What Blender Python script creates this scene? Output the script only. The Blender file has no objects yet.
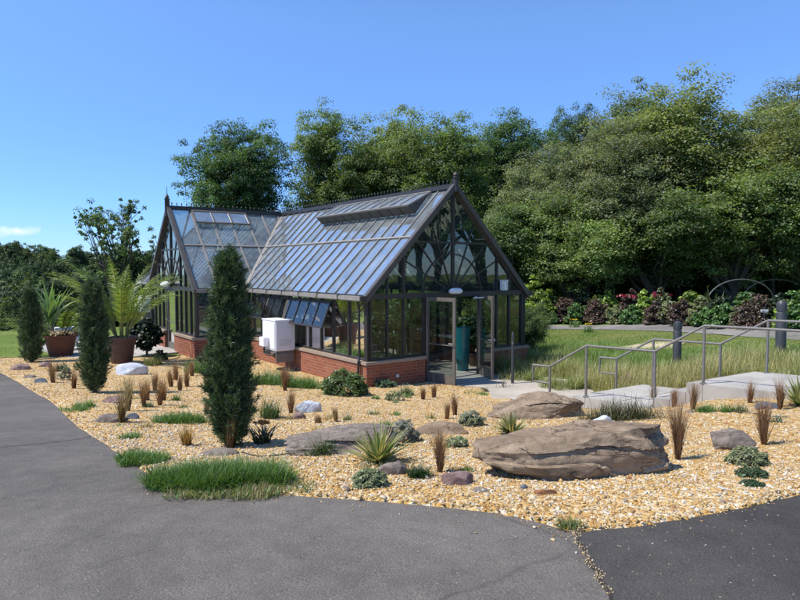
import bpy, bmesh, math, random
import numpy as np
from mathutils import Vector, Matrix, noise as mnoise

scene = bpy.context.scene
COL = scene.collection
rng = np.random.default_rng(7)
random.seed(7)
R = math.radians

# ------------------------------------------------------------------ camera constants (photo measured at 800 x 600)
F, PITCH, CAMZ = 614.4, 0.0510, 2.70

# ------------------------------------------------------------------ terrain: a thin plate spline through surveyed heights
CTRL = np.array([
 (0,0,1.12),(4,0,1.18),(-4,0,1.0),(0,4,1.10),(3,4.2,1.14),(6,4,1.2),(-1.5,4.6,1.03),(-3.1,6.4,.85),(-6,10.3,.50),(-9,14,.2),(-14,16,.0),
 (-6,3,.85),(-10,6,.6),(-14,10,.2),(0,8,.66),(-2,6.7,.77),(-5.6,11.2,.36),(-9.8,16.5,.1),(-.9,12.6,.10),(.8,13.7,.03),(-3,11,.32),
 (4.1,9.6,.46),(4.6,8.9,.76),(2.8,10.9,.2),(7,8.2,.93),(10,8,1.05),(3,6.3,.93),(4.9,8.0,.86),(1.4,10.6,.3),
 (0,15,-.04),(2.2,15.5,-.04),(-5,20,-.03),(-2,18,-.04),(3,20,-.04),(-7,22,-.04),(-9,20,-.02),(-7,18,.0),(-10,27,-.05),(-3.4,16.2,-.02),(-5.6,17.8,-.02),
 (1.5,12.8,-.03),(2.6,13.6,-.03),(4.5,13,.04),(3.5,15.5,.0),
 (6.77,14.9,.3),(7.9,12.6,.83),(6.6,11.6,.55),(5.2,12.3,.2),(9,11,.95),(12,18,.8),(10.2,18.5,.58),(8.6,22,.46),(5.1,25,.2),(8,27,.3),(20,20,1.0),(6,29,.3),(13,24,.8),(12,12,1.0),
 (-14.7,22.6,-.1),(-19,29.5,-.35),(-20,36,-2.2),(-25,45,-6),(-14,45,-5),(-9.4,36,-.4),(-4,40,-.2),(0,45,0.1),(10,40,.5),(20,35,1),(30,30,1.2),(30,10,1.3),(20,5,1.3),
 (20,-10,1.2),(0,-10,1.1),(-15,-10,.6),(-25,5,-.3),(-30,20,-1.2),(-45,45,-8),(-40,75,-10),(-10,75,-9),(-60,110,-9),(0,110,-6),(-80,150,-4),(0,150,-3),(30,60,1),(40,150,0),
 (-150,150,-4),(60,30,1.5),(60,-20,1.5),(-60,-20,-2),(-200,300,0),(200,300,0),(200,-60,0),(-200,-60,-3)], float)

def _tps():
    n = len(CTRL); X = CTRL[:, :2] / 30.0
    d2 = ((X[:, None] - X[None]) ** 2).sum(-1)
    K = 0.5 * d2 * np.log(d2 + 1e-12)
    Pm = np.c_[np.ones(n), X]
    A = np.zeros((n + 3, n + 3)); A[:n, :n] = K + 2e-4 * np.eye(n); A[:n, n:] = Pm; A[n:, :n] = Pm.T
    return np.linalg.solve(A, np.r_[CTRL[:, 2], 0, 0, 0])
_W = _tps()
def hts(xy):
    xy = np.asarray(xy, float).reshape(-1, 2); out = np.empty(len(xy))
    for i in range(0, len(xy), 20000):
        q = xy[i:i + 20000] / 30.0
        d2 = ((q[:, None] - CTRL[None, :, :2] / 30.0) ** 2).sum(-1)
        out[i:i + 20000] = (0.5 * d2 * np.log(d2 + 1e-12)) @ _W[:-3] + _W[-3] + q @ _W[-2:]
    return out
def h(x, y): return float(hts([(x, y)])[0])

def ray(px, py):
    d = np.array([(px - 400) / F, 1.0, -(py - 300) / F]); c, s = math.cos(PITCH), math.sin(PITCH)
    return np.array([d[0], d[1] * c + d[2] * s, d[2] * c - d[1] * s])
def at(px, py):
    """the spot of the terrain measured at that place of the photo"""
    d = ray(px, py); t = np.geomspace(1.5, 200, 900)
    P = np.array([0, 0, CAMZ]) + t[:, None] * d
    g = P[:, 2] - hts(P[:, :2])
    i = int(np.argmax(g < 0)) if (g < 0).any() else len(t) - 1
    i = max(i, 1); a = g[i - 1] / (g[i - 1] - g[i] + 1e-12); p = P[i - 1] + a * (P[i] - P[i - 1])
    return Vector((p[0], p[1], h(p[0], p[1])))
def far_at(px, dist, py=None):
    d = ray(px, py if py else 268.6); d = d / d[1] * dist
    return Vector((d[0], d[1], d[2] + CAMZ))

# ------------------------------------------------------------------ object helpers
def tag(o, label=None, cat=None, group=None, kind=None):
    if label: o['label'] = label
    if cat: o['category'] = cat
    if group: o['group'] = group
    if kind: o['kind'] = kind
    return o
def empty(name, loc=(0, 0, 0), rz=0.0, label=None, cat=None, group=None):
    o = bpy.data.objects.new(name, None); COL.objects.link(o); o.location = loc; o.rotation_euler = (0, 0, rz)
    o.empty_display_size = .2
    return tag(o, label, cat, group)
def link(name, me, parent=None):
    o = bpy.data.objects.new(name, me); COL.objects.link(o)
    if parent: o.parent = parent
    return o
def copy_thing(o, parent=None):
    c = o.copy(); COL.objects.link(c)
    if parent: c.parent = parent; c.matrix_parent_inverse = o.matrix_parent_inverse
    for ch in list(o.children): copy_thing(ch, c)
    return c

def np_mesh(name, V, Fq, mat, tint=None, smooth=False):
    """V n x 3, Fq m x k (all the same k)"""
    me = bpy.data.meshes.new(name); V = np.ascontiguousarray(V, np.float32); Fq = np.ascontiguousarray(Fq, np.int32); m, k = Fq.shape
    me.vertices.add(len(V)); me.vertices.foreach_set('co', V.ravel())
    me.loops.add(m * k); me.loops.foreach_set('vertex_index', Fq.ravel())
    me.polygons.add(m); me.polygons.foreach_set('loop_start', np.arange(0, m * k, k, dtype=np.int32))
    if smooth: me.polygons.foreach_set('use_smooth', np.ones(m, bool))
    me.update(calc_edges=True)
    if tint is not None:
        a = me.color_attributes.new('tint', 'FLOAT_COLOR', 'POINT')
        c = np.ones((len(V), 4), np.float32); c[:, :3] = tint; a.data.foreach_set('color', c.ravel())
    me.materials.append(mat)
    return me

class MB:
    def __init__(s): s.v = []; s.f = []
    def add(s, vs, fs):
        n = len(s.v); s.v += [tuple(p) for p in vs]; s.f += [tuple(i + n for i in f) for f in fs]; return s
    def box(s, a, b):
        x0, y0, z0 = a; x1, y1, z1 = b
        return s.add([(x0,y0,z0),(x1,y0,z0),(x1,y1,z0),(x0,y1,z0),(x0,y0,z1),(x1,y0,z1),(x1,y1,z1),(x0,y1,z1)],
                     [(0,3,2,1),(4,5,6,7),(0,1,5,4),(1,2,6,5),(2,3,7,6),(3,0,4,7)])
    def bar(s, p, q, w, d, up=(0, 0, 1)):
        """beam from p to q, w wide across, d deep along up"""
        p, q, up = Vector(p), Vector(q), Vector(up); t = (q - p).normalized()
        sd = t.cross(up)
        if sd.length < 1e-4: sd = t.cross(Vector((0, 1, 0)))
        sd.normalize(); u = sd.cross(t).normalized(); sd *= w / 2; u *= d / 2
        vs = [p - sd - u, p + sd - u, p + sd + u, p - sd + u, q - sd - u, q + sd - u, q + sd + u, q - sd + u]
        return s.add(vs, [(0,1,2,3),(7,6,5,4),(4,5,1,0),(5,6,2,1),(6,7,3,2),(7,4,0,3)])
    def tube(s, pts, rad, seg=8, cap=True):
        pts = [Vector(p) for p in pts]; n = len(pts); rs = rad if hasattr(rad, '__len__') else [rad] * n
        base = len(s.v); ref = None
        for i, p in enumerate(pts):
            t = ((pts[min(i + 1, n - 1)] - pts[max(i - 1, 0)])).normalized()
            if ref is None: ref = t.orthogonal().normalized()
            ref = (ref - t * ref.dot(t)).normalized(); b = t.cross(ref)
            for k in range(seg):
                a = 2 * math.pi * k / seg; s.v.append(tuple(p + (ref * math.cos(a) + b * math.sin(a)) * rs[i]))
        for i in range(n - 1):
            for k in range(seg):
                a, b2 = base + i * seg + k, base + i * seg + (k + 1) % seg
                s.f.append((a, b2, b2 + seg, a + seg))
        if cap:
            s.f.append(tuple(base + k for k in range(seg))[::-1]); s.f.append(tuple(base + (n - 1) * seg + k for k in range(seg)))
        return s
    def lathe(s, prof, seg=24, c=(0, 0, 0)):
        base = len(s.v); n = len(prof)
        for r, z in prof:
            for k in range(seg):
                a = 2 * math.pi * k / seg; s.v.append((c[0] + r * math.cos(a), c[1] + r * math.sin(a), c[2] + z))
        for i in range(n - 1):
            for k in range(seg):
                a, b = base + i * seg + k, base + i * seg + (k + 1) % seg
                s.f.append((a, b, b + seg, a + seg))
        s.f.append(tuple(base + k for k in range(seg))[::-1]); s.f.append(tuple(base + (n - 1) * seg + k for k in range(seg)))
        return s
    def prism(s, poly, z0, z1):
        n = len(poly); z0 = z0 if hasattr(z0, '__len__') else [z0] * n; z1 = z1 if hasattr(z1, '__len__') else [z1] * n
        vs = [(p[0], p[1], z0[i]) for i, p in enumerate(poly)] + [(p[0], p[1], z1[i]) for i, p in enumerate(poly)]
        return s.add(vs, [tuple(range(n))[::-1], tuple(range(n, 2 * n))] + [(i, (i + 1) % n, n + (i + 1) % n, n + i) for i in range(n)])
    def build(s, name, mat, parent=None, bevel=0, smooth=False):
        me = bpy.data.meshes.new(name); me.from_pydata(s.v, [], s.f); me.update()
        if bevel or smooth:
            bm = bmesh.new(); bm.from_mesh(me)
            bmesh.ops.recalc_face_normals(bm, faces=bm.faces)
            if bevel: bmesh.ops.bevel(bm, geom=bm.edges[:], offset=bevel, segments=2, affect='EDGES', clamp_overlap=True)
            bm.to_mesh(me); bm.free()
        if smooth:
            me.polygons.foreach_set('use_smooth', [True] * len(me.polygons))
            try: me.set_sharp_from_angle(angle=R(38))
            except Exception: pass
        me.materials.append(mat)
        return link(name, me, parent)

# ------------------------------------------------------------------ materials
def new_mat(name):
    m = bpy.data.materials.new(name); m.use_nodes = True; nt = m.node_tree; nt.nodes.clear()
    out = nt.nodes.new('ShaderNodeOutputMaterial'); return m, nt, out
def N(nt, typ, **kw):
    n = nt.nodes.new(typ)
    for k, v in kw.items():
        if k in n.inputs.keys() if hasattr(n.inputs, 'keys') else False: n.inputs[k].default_value = v
        else: setattr(n, k, v)
    return n
def ramp(nt, src, stops, interp='LINEAR'):
    r = nt.nodes.new('ShaderNodeValToRGB'); r.color_ramp.interpolation = interp; e = r.color_ramp.elements
    while len(e) < len(stops): e.new(.5)
    for i, (p, c) in enumerate(stops):
        e[i].position = p; e[i].color = (*c, 1) if len(c) == 3 else c
    nt.links.new(src, r.inputs[0]); return r.outputs[0]
def mixc(nt, fac, a, b, mode='MIX'):
    m = nt.nodes.new('ShaderNodeMix'); m.data_type = 'RGBA'; m.blend_type = mode
    for sock, v in ((m.inputs[0], fac), (m.inputs[6], a), (m.inputs[7], b)):
        if isinstance(v, (int, float)): sock.default_value = v
        elif isinstance(v, tuple): sock.default_value = (*v, 1) if len(v) == 3 else v
        else: nt.links.new(v, sock)
    return m.outputs[2]
def noise_tex(nt, scale, detail=4, rough=.55, vec=None, dist=0):
    n = N(nt, 'ShaderNodeTexNoise'); n.inputs['Scale'].default_value = scale; n.inputs['Detail'].default_value = detail
    n.inputs['Roughness'].default_value = rough; n.inputs['Distortion'].default_value = dist
    if vec: nt.links.new(vec, n.inputs['Vector'])
    return n.outputs['Fac']
def coords(nt): return N(nt, 'ShaderNodeTexCoord').outputs['Object']
def bump(nt, hgt, strength=.3, dist=.02):
    b = N(nt, 'ShaderNodeBump'); b.inputs['Strength'].default_value = strength; b.inputs['Distance'].default_value = dist
    nt.links.new(hgt, b.inputs['Height']); return b.outputs['Normal']
def principled(nt, out, col, rough=.6, metal=0, normal=None, spec=None):
    p = N(nt, 'ShaderNodeBsdfPrincipled')
    if isinstance(col, tuple): p.inputs['Base Color'].default_value = (*col, 1)
    else: nt.links.new(col, p.inputs['Base Color'])
    if isinstance(rough, (int, float)): p.inputs['Roughness'].default_value = rough
    else: nt.links.new(rough, p.inputs['Roughness'])
    p.inputs['Metallic'].default_value = metal
    if spec is not None: p.inputs['Specular IOR Level'].default_value = spec
    if normal: nt.links.new(normal, p.inputs['Normal'])
    nt.links.new(p.outputs[0], out.inputs[0]); return p
def paint(name, col, rough=.5, var=.18, scale=9, metal=0, bmp=.0, spec=None):
    m, nt, out = new_mat(name); c = coords(nt); n = noise_tex(nt, scale, 5, .6, c)
    lo = tuple(x * (1 - var) for x in col); hi = tuple(min(1, x * (1 + var)) for x in col)
    colr = ramp(nt, n, [(.3, lo), (.7, hi)])
    principled(nt, out, colr, rough, metal, bump(nt, noise_tex(nt, scale * 8, 4, .6, c), bmp, .01) if bmp else None, spec); return m
def leaf_mat(name, trans=.35, rough=.45, gloss=.06, objvar=.0):
    m, nt, out = new_mat(name); a = N(nt, 'ShaderNodeAttribute'); a.attribute_name = 'tint'; col = a.outputs['Color']
    if objvar:
        oi = N(nt, 'ShaderNodeObjectInfo'); hsv = N(nt, 'ShaderNodeHueSaturation')
        mr = N(nt, 'ShaderNodeMapRange'); nt.links.new(oi.outputs['Random'], mr.inputs[0]); mr.inputs[3].default_value = 1 - objvar; mr.inputs[4].default_value = 1 + objvar
        mr2 = N(nt, 'ShaderNodeMapRange'); nt.links.new(oi.outputs['Random'], mr2.inputs[0]); mr2.inputs[3].default_value = .5 - objvar * .07; mr2.inputs[4].default_value = .5 + objvar * .05
        nt.links.new(mr.outputs[0], hsv.inputs['Value']); nt.links.new(mr2.outputs[0], hsv.inputs['Hue']); nt.links.new(col, hsv.inputs['Color']); col = hsv.outputs[0]
    d = N(nt, 'ShaderNodeBsdfDiffuse'); t = N(nt, 'ShaderNodeBsdfTranslucent'); g = N(nt, 'ShaderNodeBsdfGlossy'); g.inputs['Roughness'].default_value = rough
    nt.links.new(col, d.inputs[0])
    tc = mixc(nt, 1.0, col, (1.15, 1.25, .6), 'MULTIPLY'); nt.links.new(tc, t.inputs[0])
    x = N(nt, 'ShaderNodeMixShader'); x.inputs[0].default_value = trans; nt.links.new(d.outputs[0], x.inputs[1]); nt.links.new(t.outputs[0], x.inputs[2])
    y = N(nt, 'ShaderNodeMixShader'); y.inputs[0].default_value = gloss; nt.links.new(x.outputs[0], y.inputs[1]); nt.links.new(g.outputs[0], y.inputs[2])
    g.inputs[0].default_value = (.8, .85, .9, 1)
    nt.links.new(y.outputs[0], out.inputs[0]); return m
def tint_mat(name, rough=.85, bscale=90, bstr=.3):
    m, nt, out = new_mat(name); a = N(nt, 'ShaderNodeAttribute'); a.attribute_name = 'tint'; c = coords(nt)
    n = noise_tex(nt, 60, 3, .6, c); col = mixc(nt, .5, a.outputs['Color'], ramp(nt, n, [(.3, (.72, .7, .68)), (.7, (1.1, 1.08, 1.05))]), 'MULTIPLY')
    principled(nt, out, col, rough, 0, None, .25); return m
def rock_mat(name, c1, c2, c3, scale=3.0, strata=True, spec=.25, crack=0):
    m, nt, out = new_mat(name); c = coords(nt)
    mp = N(nt, 'ShaderNodeMapping'); mp.inputs['Scale'].default_value = (1, 1, 4 if strata else 1); mp.inputs['Rotation'].default_value = (0, .16, 0); nt.links.new(c, mp.inputs[0])
    n1 = noise_tex(nt, scale, 8, .68, mp.outputs[0], .6); n2 = noise_tex(nt, scale * 6, 6, .7, c); n3 = noise_tex(nt, scale * 1.1, 3, .5, c)
    col = ramp(nt, n1, [(.28, c1), (.5, c2), (.72, c3)])
    col = mixc(nt, .6, col, ramp(nt, n2, [(.3, (.55, .53, .51)), (.65, (1.14, 1.12, 1.1))]), 'MULTIPLY')
    col = mixc(nt, ramp(nt, n3, [(.55, (0, 0, 0)), (.75, (.45, .45, .45))]), col, tuple(min(1, x * 1.25) for x in c3))
    hh = N(nt, 'ShaderNodeMath', operation='ADD'); nt.links.new(n1, hh.inputs[0]); nt.links.new(n2, hh.inputs[1]); hgt = hh.outputs[0]
    if crack:
        dn = N(nt, 'ShaderNodeTexNoise'); dn.inputs['Scale'].default_value = scale * 1.4; dn.inputs['Detail'].default_value = 6; nt.links.new(mp.outputs[0], dn.inputs['Vector'])
        wv = mixc(nt, .6, mp.outputs[0], dn.outputs['Color'], 'ADD')
        cv = N(nt, 'ShaderNodeTexVoronoi', feature='DISTANCE_TO_EDGE'); cv.inputs['Scale'].default_value = crack; nt.links.new(wv, cv.inputs['Vector'])
        ck = ramp(nt, cv.outputs['Distance'], [(.0, (0, 0, 0)), (.022, (1, 1, 1))]); pk = ramp(nt, n3, [(.42, (1, 1, 1)), (.56, (0, 0, 0))])
        ck = mixc(nt, pk, ck, (1, 1, 1)); col = mixc(nt, 1.0, col, mixc(nt, ck, (.35, .32, .30), (1, 1, 1)), 'MULTIPLY')
        ad = N(nt, 'ShaderNodeMath', operation='ADD'); nt.links.new(hgt, ad.inputs[0]); nt.links.new(ck, ad.inputs[1]); hgt = ad.outputs[0]
    principled(nt, out, col, .9, 0, bump(nt, hgt, .6, .035), spec); return m

M = {}
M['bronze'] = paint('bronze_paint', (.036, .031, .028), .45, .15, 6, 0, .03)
M['roofbar'] = paint('sunlit_bronze', (.25, .23, .205), .5, .18, 5, 0, .03)  # bronze lightened, the sun on the roof bars put into its colour
M['doorframe'] = paint('door_bronze', (.13, .115, .10), .45, .15, 6)
M['rake'] = paint('rake_bronze', (.075, .066, .058), .45, .18, 5)
M['darkbar'] = paint('dark_bronze', (.030, .027, .026), .45, .15, 6)
M['steel'] = paint('galvanised_grey', (.17, .162, .15), .6, .15, 14, .1)
M['hoop'] = paint('weathered_tube', (.12, .125, .12), .6, .15, 10)
M['white'] = paint('white_enamel', (.78, .79, .80), .4, .04, 5)
M['offwhite'] = paint('aged_white', (.60, .60, .58), .6, .10, 5)
M['black'] = paint('black_plastic', (.015, .015, .016), .5, .2, 8)
M['chrome'] = paint('satin_metal', (.55, .55, .54), .3, .1, 20, .8)
M['teal'] = paint('teal_glaze', (.014, .135, .145), .22, .25, 5)
M['terracotta'] = paint('terracotta', (.155, .062, .038), .75, .25, 6, 0, .25)
M['darkpot'] = paint('brown_pot', (.085, .042, .032), .6, .2, 6, 0, .15)
M['bollard'] = paint('dark_grey_coating', (.045, .047, .05), .45, .15, 10)
M['soil'] = paint('potting_soil', (.035, .025, .018), .95, .3, 40, 0, .5)
M['bark'] = paint('bark', (.075, .06, .048), .9, .35, 7, 0, .6)
M['leaf'] = leaf_mat('tree_leaf', .52, .6, .035, .14)
M['leaf_far'] = leaf_mat('far_leaf', .30, .6, .03, .20)
M['cedar'] = leaf_mat('cedar_needle', .22, .5, .04)
M['plant'] = leaf_mat('plant_leaf', .35, .45, .05, .10)
M['blade'] = leaf_mat('grass_blade', .35, .5, .04)
M['pebble'] = tint_mat('pebble_stone')

def asphalt(name, a, b, speck, crack=True):
    m, nt, out = new_mat(name); c = coords(nt)
    big = noise_tex(nt, .38, 6, .68, c, .8); mid = noise_tex(nt, 6, 5, .65, c); fine = noise_tex(nt, 140, 3, .7, c)
    col = ramp(nt, big, [(.34, tuple(x * .84 for x in a)), (.5, tuple((x + y) / 2 for x, y in zip(a, b))), (.66, tuple(x * 1.10 for x in b))])
    col = mixc(nt, .8, col, ramp(nt, mid, [(.3, (.80, .80, .80)), (.7, (1.15, 1.14, 1.12))]), 'MULTIPLY')
    col = mixc(nt, .85, col, ramp(nt, fine, [(.33, (.45, .45, .46)), (.5, (1, 1, 1)), (.66, (1.7, 1.68, 1.6))]), 'MULTIPLY')
    v = N(nt, 'ShaderNodeTexVoronoi'); v.inputs['Scale'].default_value = 65; nt.links.new(c, v.inputs['Vector'])
    wn = N(nt, 'ShaderNodeTexWhiteNoise'); nt.links.new(v.outputs['Color'], wn.inputs['Vector'])
    sp = ramp(nt, wn.outputs['Value'], [(.984, (0, 0, 0)), (.99, (1, 1, 1))])
    core = ramp(nt, v.outputs['Distance'], [(.25, (1, 1, 1)), (.38, (0, 0, 0))])
    col = mixc(nt, mixc(nt, 1., sp, core, 'MULTIPLY'), col, speck)
    hgt = N(nt, 'ShaderNodeMath', operation='ADD'); nt.links.new(fine, hgt.inputs[0]); nt.links.new(v.outputs['Distance'], hgt.inputs[1])
    if crack:
        dn = N(nt, 'ShaderNodeTexNoise'); dn.inputs['Scale'].default_value = 1.6; dn.inputs['Detail'].default_value = 6; nt.links.new(c, dn.inputs['Vector'])
        wv = mixc(nt, .25, c, dn.outputs['Color'], 'ADD')
        cv = N(nt, 'ShaderNodeTexVoronoi', feature='DISTANCE_TO_EDGE'); cv.inputs['Scale'].default_value = .17; nt.links.new(wv, cv.inputs['Vector'])
        ln = ramp(nt, cv.outputs['Distance'], [(.0, (.8, .8, .8)), (.0012, (.6, .6, .6)), (.0030, (0, 0, 0))])
        brk = ramp(nt, noise_tex(nt, 1.2, 3, .5, c), [(.42, (0, 0, 0)), (.6, (.7, .7, .7))])
        col = mixc(nt, mixc(nt, 1., ln, brk, 'MULTIPLY'), col, tuple(x * .45 for x in a))
    principled(nt, out, col, .88, 0, bump(nt, hgt.outputs[0], .5, .006), .3); return m
M['asphalt'] = asphalt('weathered_asphalt', (.100, .090, .081), (.132, .120, .108), (.26, .24, .21))
M['asphalt_new'] = asphalt('newer_asphalt', (.046, .043, .041), (.064, .060, .056), (.34, .29, .20), False)

def gravel_mat():
    m, nt, out = new_mat('yellow_gravel'); c = coords(nt)
    dn = N(nt, 'ShaderNodeTexNoise'); dn.inputs['Scale'].default_value = 30; nt.links.new(c, dn.inputs['Vector'])
    wv = mixc(nt, .02, c, dn.outputs['Color'], 'ADD')
    v = N(nt, 'ShaderNodeTexVoronoi'); v.inputs['Scale'].default_value = 26; nt.links.new(wv, v.inputs['Vector'])
    wn = N(nt, 'ShaderNodeTexWhiteNoise'); nt.links.new(v.outputs['Color'], wn.inputs['Vector'])
    col = ramp(nt, wn.outputs['Value'], [(.0, (.36, .20, .07)), (.25, (.50, .31, .10)), (.55, (.55, .38, .16)), (.8, (.60, .48, .29)), (1., (.62, .57, .47))])
    big = noise_tex(nt, .9, 4, .6, c); col = mixc(nt, .6, col, ramp(nt, big, [(.35, (.82, .76, .66)), (.65, (1.08, 1.06, 1.02))]), 'MULTIPLY')
    ed = ramp(nt, v.outputs['Distance'], [(.1, (1, 1, 1)), (.62, (0, 0, 0))])
    principled(nt, out, col, .9, 0, bump(nt, ed, .9, .02), .2); return m
M['gravel'] = gravel_mat()
def lawn_mat(name, a, b, c3, s=1.0):
    m, nt, out = new_mat(name); c = coords(nt); n = noise_tex(nt, .35 * s, 6, .65, c); f = noise_tex(nt, 22 * s, 4, .7, c)
    col = ramp(nt, n, [(.35, a), (.55, b), (.72, c3)]); col = mixc(nt, .7, col, ramp(nt, f, [(.3, (.6, .6, .6)), (.7, (1.25, 1.2, 1.1))]), 'MULTIPLY')
    principled(nt, out, col, .95, 0, bump(nt, f, .5, .05), .1); return m
M['lawn'] = lawn_mat('lawn_turf', (.11, .17, .034), (.15, .205, .045), (.20, .22, .07))
M['rough'] = lawn_mat('meadow_soil', (.14, .165, .045), (.19, .19, .065), (.24, .21, .09))
M['mulch'] = paint('straw_mulch', (.46, .39, .25), .95, .3, 12, 0, .6)
def concrete_mat(name, base, var=.1):
    m, nt, out = new_mat(name); c = coords(nt); n = noise_tex(nt, 1.3, 7, .65, c); f = noise_tex(nt, 60, 3, .6, c)
    col = ramp(nt, n, [(.3, tuple(x * (1 - 1.6 * var) for x in base)), (.7, tuple(x * (1 + var) for x in base))])
    col = mixc(nt, .4, col, ramp(nt, f, [(.3, (.85, .85, .85)), (.7, (1.1, 1.1, 1.1))]), 'MULTIPLY')
    principled(nt, out, col, .85, 0, bump(nt, f, .2, .004), .3); return m
M['concrete'] = concrete_mat('grey_concrete', (.40, .38, .345), .17)
M['slab'] = concrete_mat('pale_slab', (.44, .395, .335), .16)
def brick_mat(name, c1, c2, mortar):
    m, nt, out = new_mat(name); c = coords(nt); sp = N(nt, 'ShaderNodeSeparateXYZ'); nt.links.new(c, sp.inputs[0])
    ad = N(nt, 'ShaderNodeMath', operation='ADD'); nt.links.new(sp.outputs[0], ad.inputs[0]); nt.links.new(sp.outputs[1], ad.inputs[1])
    cb = N(nt, 'ShaderNodeCombineXYZ'); nt.links.new(ad.outputs[0], cb.inputs[0]); nt.links.new(sp.outputs[2], cb.inputs[1])
    b = N(nt, 'ShaderNodeTexBrick'); nt.links.new(cb.outputs[0], b.inputs['Vector']); b.inputs['Scale'].default_value = 1
    b.inputs['Color1'].default_value = (*c1, 1); b.inputs['Color2'].default_value = (*c2, 1); b.inputs['Mortar'].default_value = (*mortar, 1)
    b.inputs['Brick Width'].default_value = .215; b.inputs['Row Height'].default_value = .073; b.inputs['Mortar Size'].default_value = .008; b.inputs['Mortar Smooth'].default_value = .2; b.inputs['Bias'].default_value = -.1
    n = noise_tex(nt, 18, 5, .65, c); col = mixc(nt, .7, b.outputs['Color'], ramp(nt, n, [(.3, (.7, .68, .66)), (.7, (1.2, 1.18, 1.15))]), 'MULTIPLY')
    iv = N(nt, 'ShaderNodeMath', operation='SUBTRACT'); iv.inputs[0].default_value = 1; nt.links.new(b.outputs['Fac'], iv.inputs[1])
    principled(nt, out, col, .85, 0, bump(nt, iv.outputs[0], .6, .008), .2); return m
M['brick'] = brick_mat('red_brick', (.265, .076, .040), (.345, .120, .062), (.27, .21, .165))
def cap_mat():
    m, nt, out = new_mat('brick_cap'); c = coords(nt); sp = N(nt, 'ShaderNodeSeparateXYZ'); nt.links.new(c, sp.inputs[0])
    ad = N(nt, 'ShaderNodeMath', operation='ADD'); nt.links.new(sp.outputs[0], ad.inputs[0]); nt.links.new(sp.outputs[1], ad.inputs[1])
    cb = N(nt, 'ShaderNodeCombineXYZ'); nt.links.new(ad.outputs[0], cb.inputs[0])
    b = N(nt, 'ShaderNodeTexBrick'); nt.links.new(cb.outputs[0], b.inputs['Vector']); b.offset = 0
    b.inputs['Scale'].default_value = 1; b.inputs['Color1'].default_value = (.33, .12, .068, 1); b.inputs['Color2'].default_value = (.41, .165, .095, 1); b.inputs['Mortar'].default_value = (.33, .26, .2, 1)
    b.inputs['Brick Width'].default_value = .075; b.inputs['Row Height'].default_value = 4; b.inputs['Mortar Size'].default_value = .006
    n = noise_tex(nt, 14, 5, .65, c); col = mixc(nt, .7, b.outputs['Color'], ramp(nt, n, [(.3, (.72, .7, .68)), (.7, (1.2, 1.18, 1.15))]), 'MULTIPLY')
    principled(nt, out, col, .85, 0, None, .2); return m
M['cap'] = cap_mat()
def glass_mat(name, tint, refl_lo, refl_gain, dust):
    m, nt, out = new_mat(name); c = coords(nt)
    tr = N(nt, 'ShaderNodeBsdfTransparent'); tr.inputs[0].default_value = (*tint, 1)
    gl = N(nt, 'ShaderNodeBsdfGlossy'); gl.inputs['Roughness'].default_value = .015; gl.inputs[0].default_value = (.88, .88, .84, 1)
    nb = N(nt, 'ShaderNodeBump'); nb.inputs['Strength'].default_value = .06; nb.inputs['Distance'].default_value = .02; nt.links.new(noise_tex(nt, 1.7, 2, .5, c), nb.inputs['Height']); nt.links.new(nb.outputs[0], gl.inputs['Normal'])
    fr = N(nt, 'ShaderNodeFresnel'); fr.inputs[0].default_value = 1.5
    ma = N(nt, 'ShaderNodeMath', operation='MULTIPLY_ADD'); nt.links.new(fr.outputs[0], ma.inputs[0]); ma.inputs[1].default_value = refl_gain; ma.inputs[2].default_value = refl_lo; ma.use_clamp = True
    a = N(nt, 'ShaderNodeMixShader'); nt.links.new(ma.outputs[0], a.inputs[0]); nt.links.new(tr.outputs[0], a.inputs[1]); nt.links.new(gl.outputs[0], a.inputs[2])
    pv = None
    if name == 'roof_glass':
        dv = N(nt, 'ShaderNodeVectorMath', operation='MULTIPLY'); nt.links.new(c, dv.inputs[0]); dv.inputs[1].default_value = (1 / 1.29, 1 / .466, 0); fl = N(nt, 'ShaderNodeVectorMath', operation='FLOOR'); nt.links.new(dv.outputs[0], fl.inputs[0])
        wn = N(nt, 'ShaderNodeTexWhiteNoise'); nt.links.new(fl.outputs[0], wn.inputs['Vector']); pv = wn
        vs_ = N(nt, 'ShaderNodeVectorMath', operation='SUBTRACT'); nt.links.new(wn.outputs['Color'], vs_.inputs[0]); vs_.inputs[1].default_value = (.5, .5, .5); sc_ = N(nt, 'ShaderNodeVectorMath', operation='SCALE'); nt.links.new(vs_.outputs[0], sc_.inputs[0]); sc_.inputs['Scale'].default_value = .10
        av = N(nt, 'ShaderNodeVectorMath', operation='ADD'); nt.links.new(nb.outputs[0], av.inputs[0]); nt.links.new(sc_.outputs[0], av.inputs[1]); nv_ = N(nt, 'ShaderNodeVectorMath', operation='NORMALIZE'); nt.links.new(av.outputs[0], nv_.inputs[0]); nt.links.new(nv_.outputs[0], gl.inputs['Normal'])
        m2 = N(nt, 'ShaderNodeMath', operation='MULTIPLY'); mr_ = N(nt, 'ShaderNodeMapRange'); nt.links.new(wn.outputs['Value'], mr_.inputs[0]); mr_.inputs[3].default_value = .55; mr_.inputs[4].default_value = 1.25; nt.links.new(ma.outputs[0], m2.inputs[0]); nt.links.new(mr_.outputs[0], m2.inputs[1]); nt.links.new(m2.outputs[0], a.inputs[0])
    d = N(nt, 'ShaderNodeBsdfDiffuse'); d.inputs[0].default_value = (.46, .51, .53, 1)
    b = N(nt, 'ShaderNodeMixShader'); dn = ramp(nt, noise_tex(nt, 2.3, 6, .7, c), [(.3, (dust * .5,) * 3), (.7, (dust * 1.5,) * 3)]); nt.links.new(dn, b.inputs[0])
    nt.links.new(a.outputs[0], b.inputs[1]); nt.links.new(d.outputs[0], b.inputs[2]); nt.links.new(b.outputs[0], out.inputs[0]); return m
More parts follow.
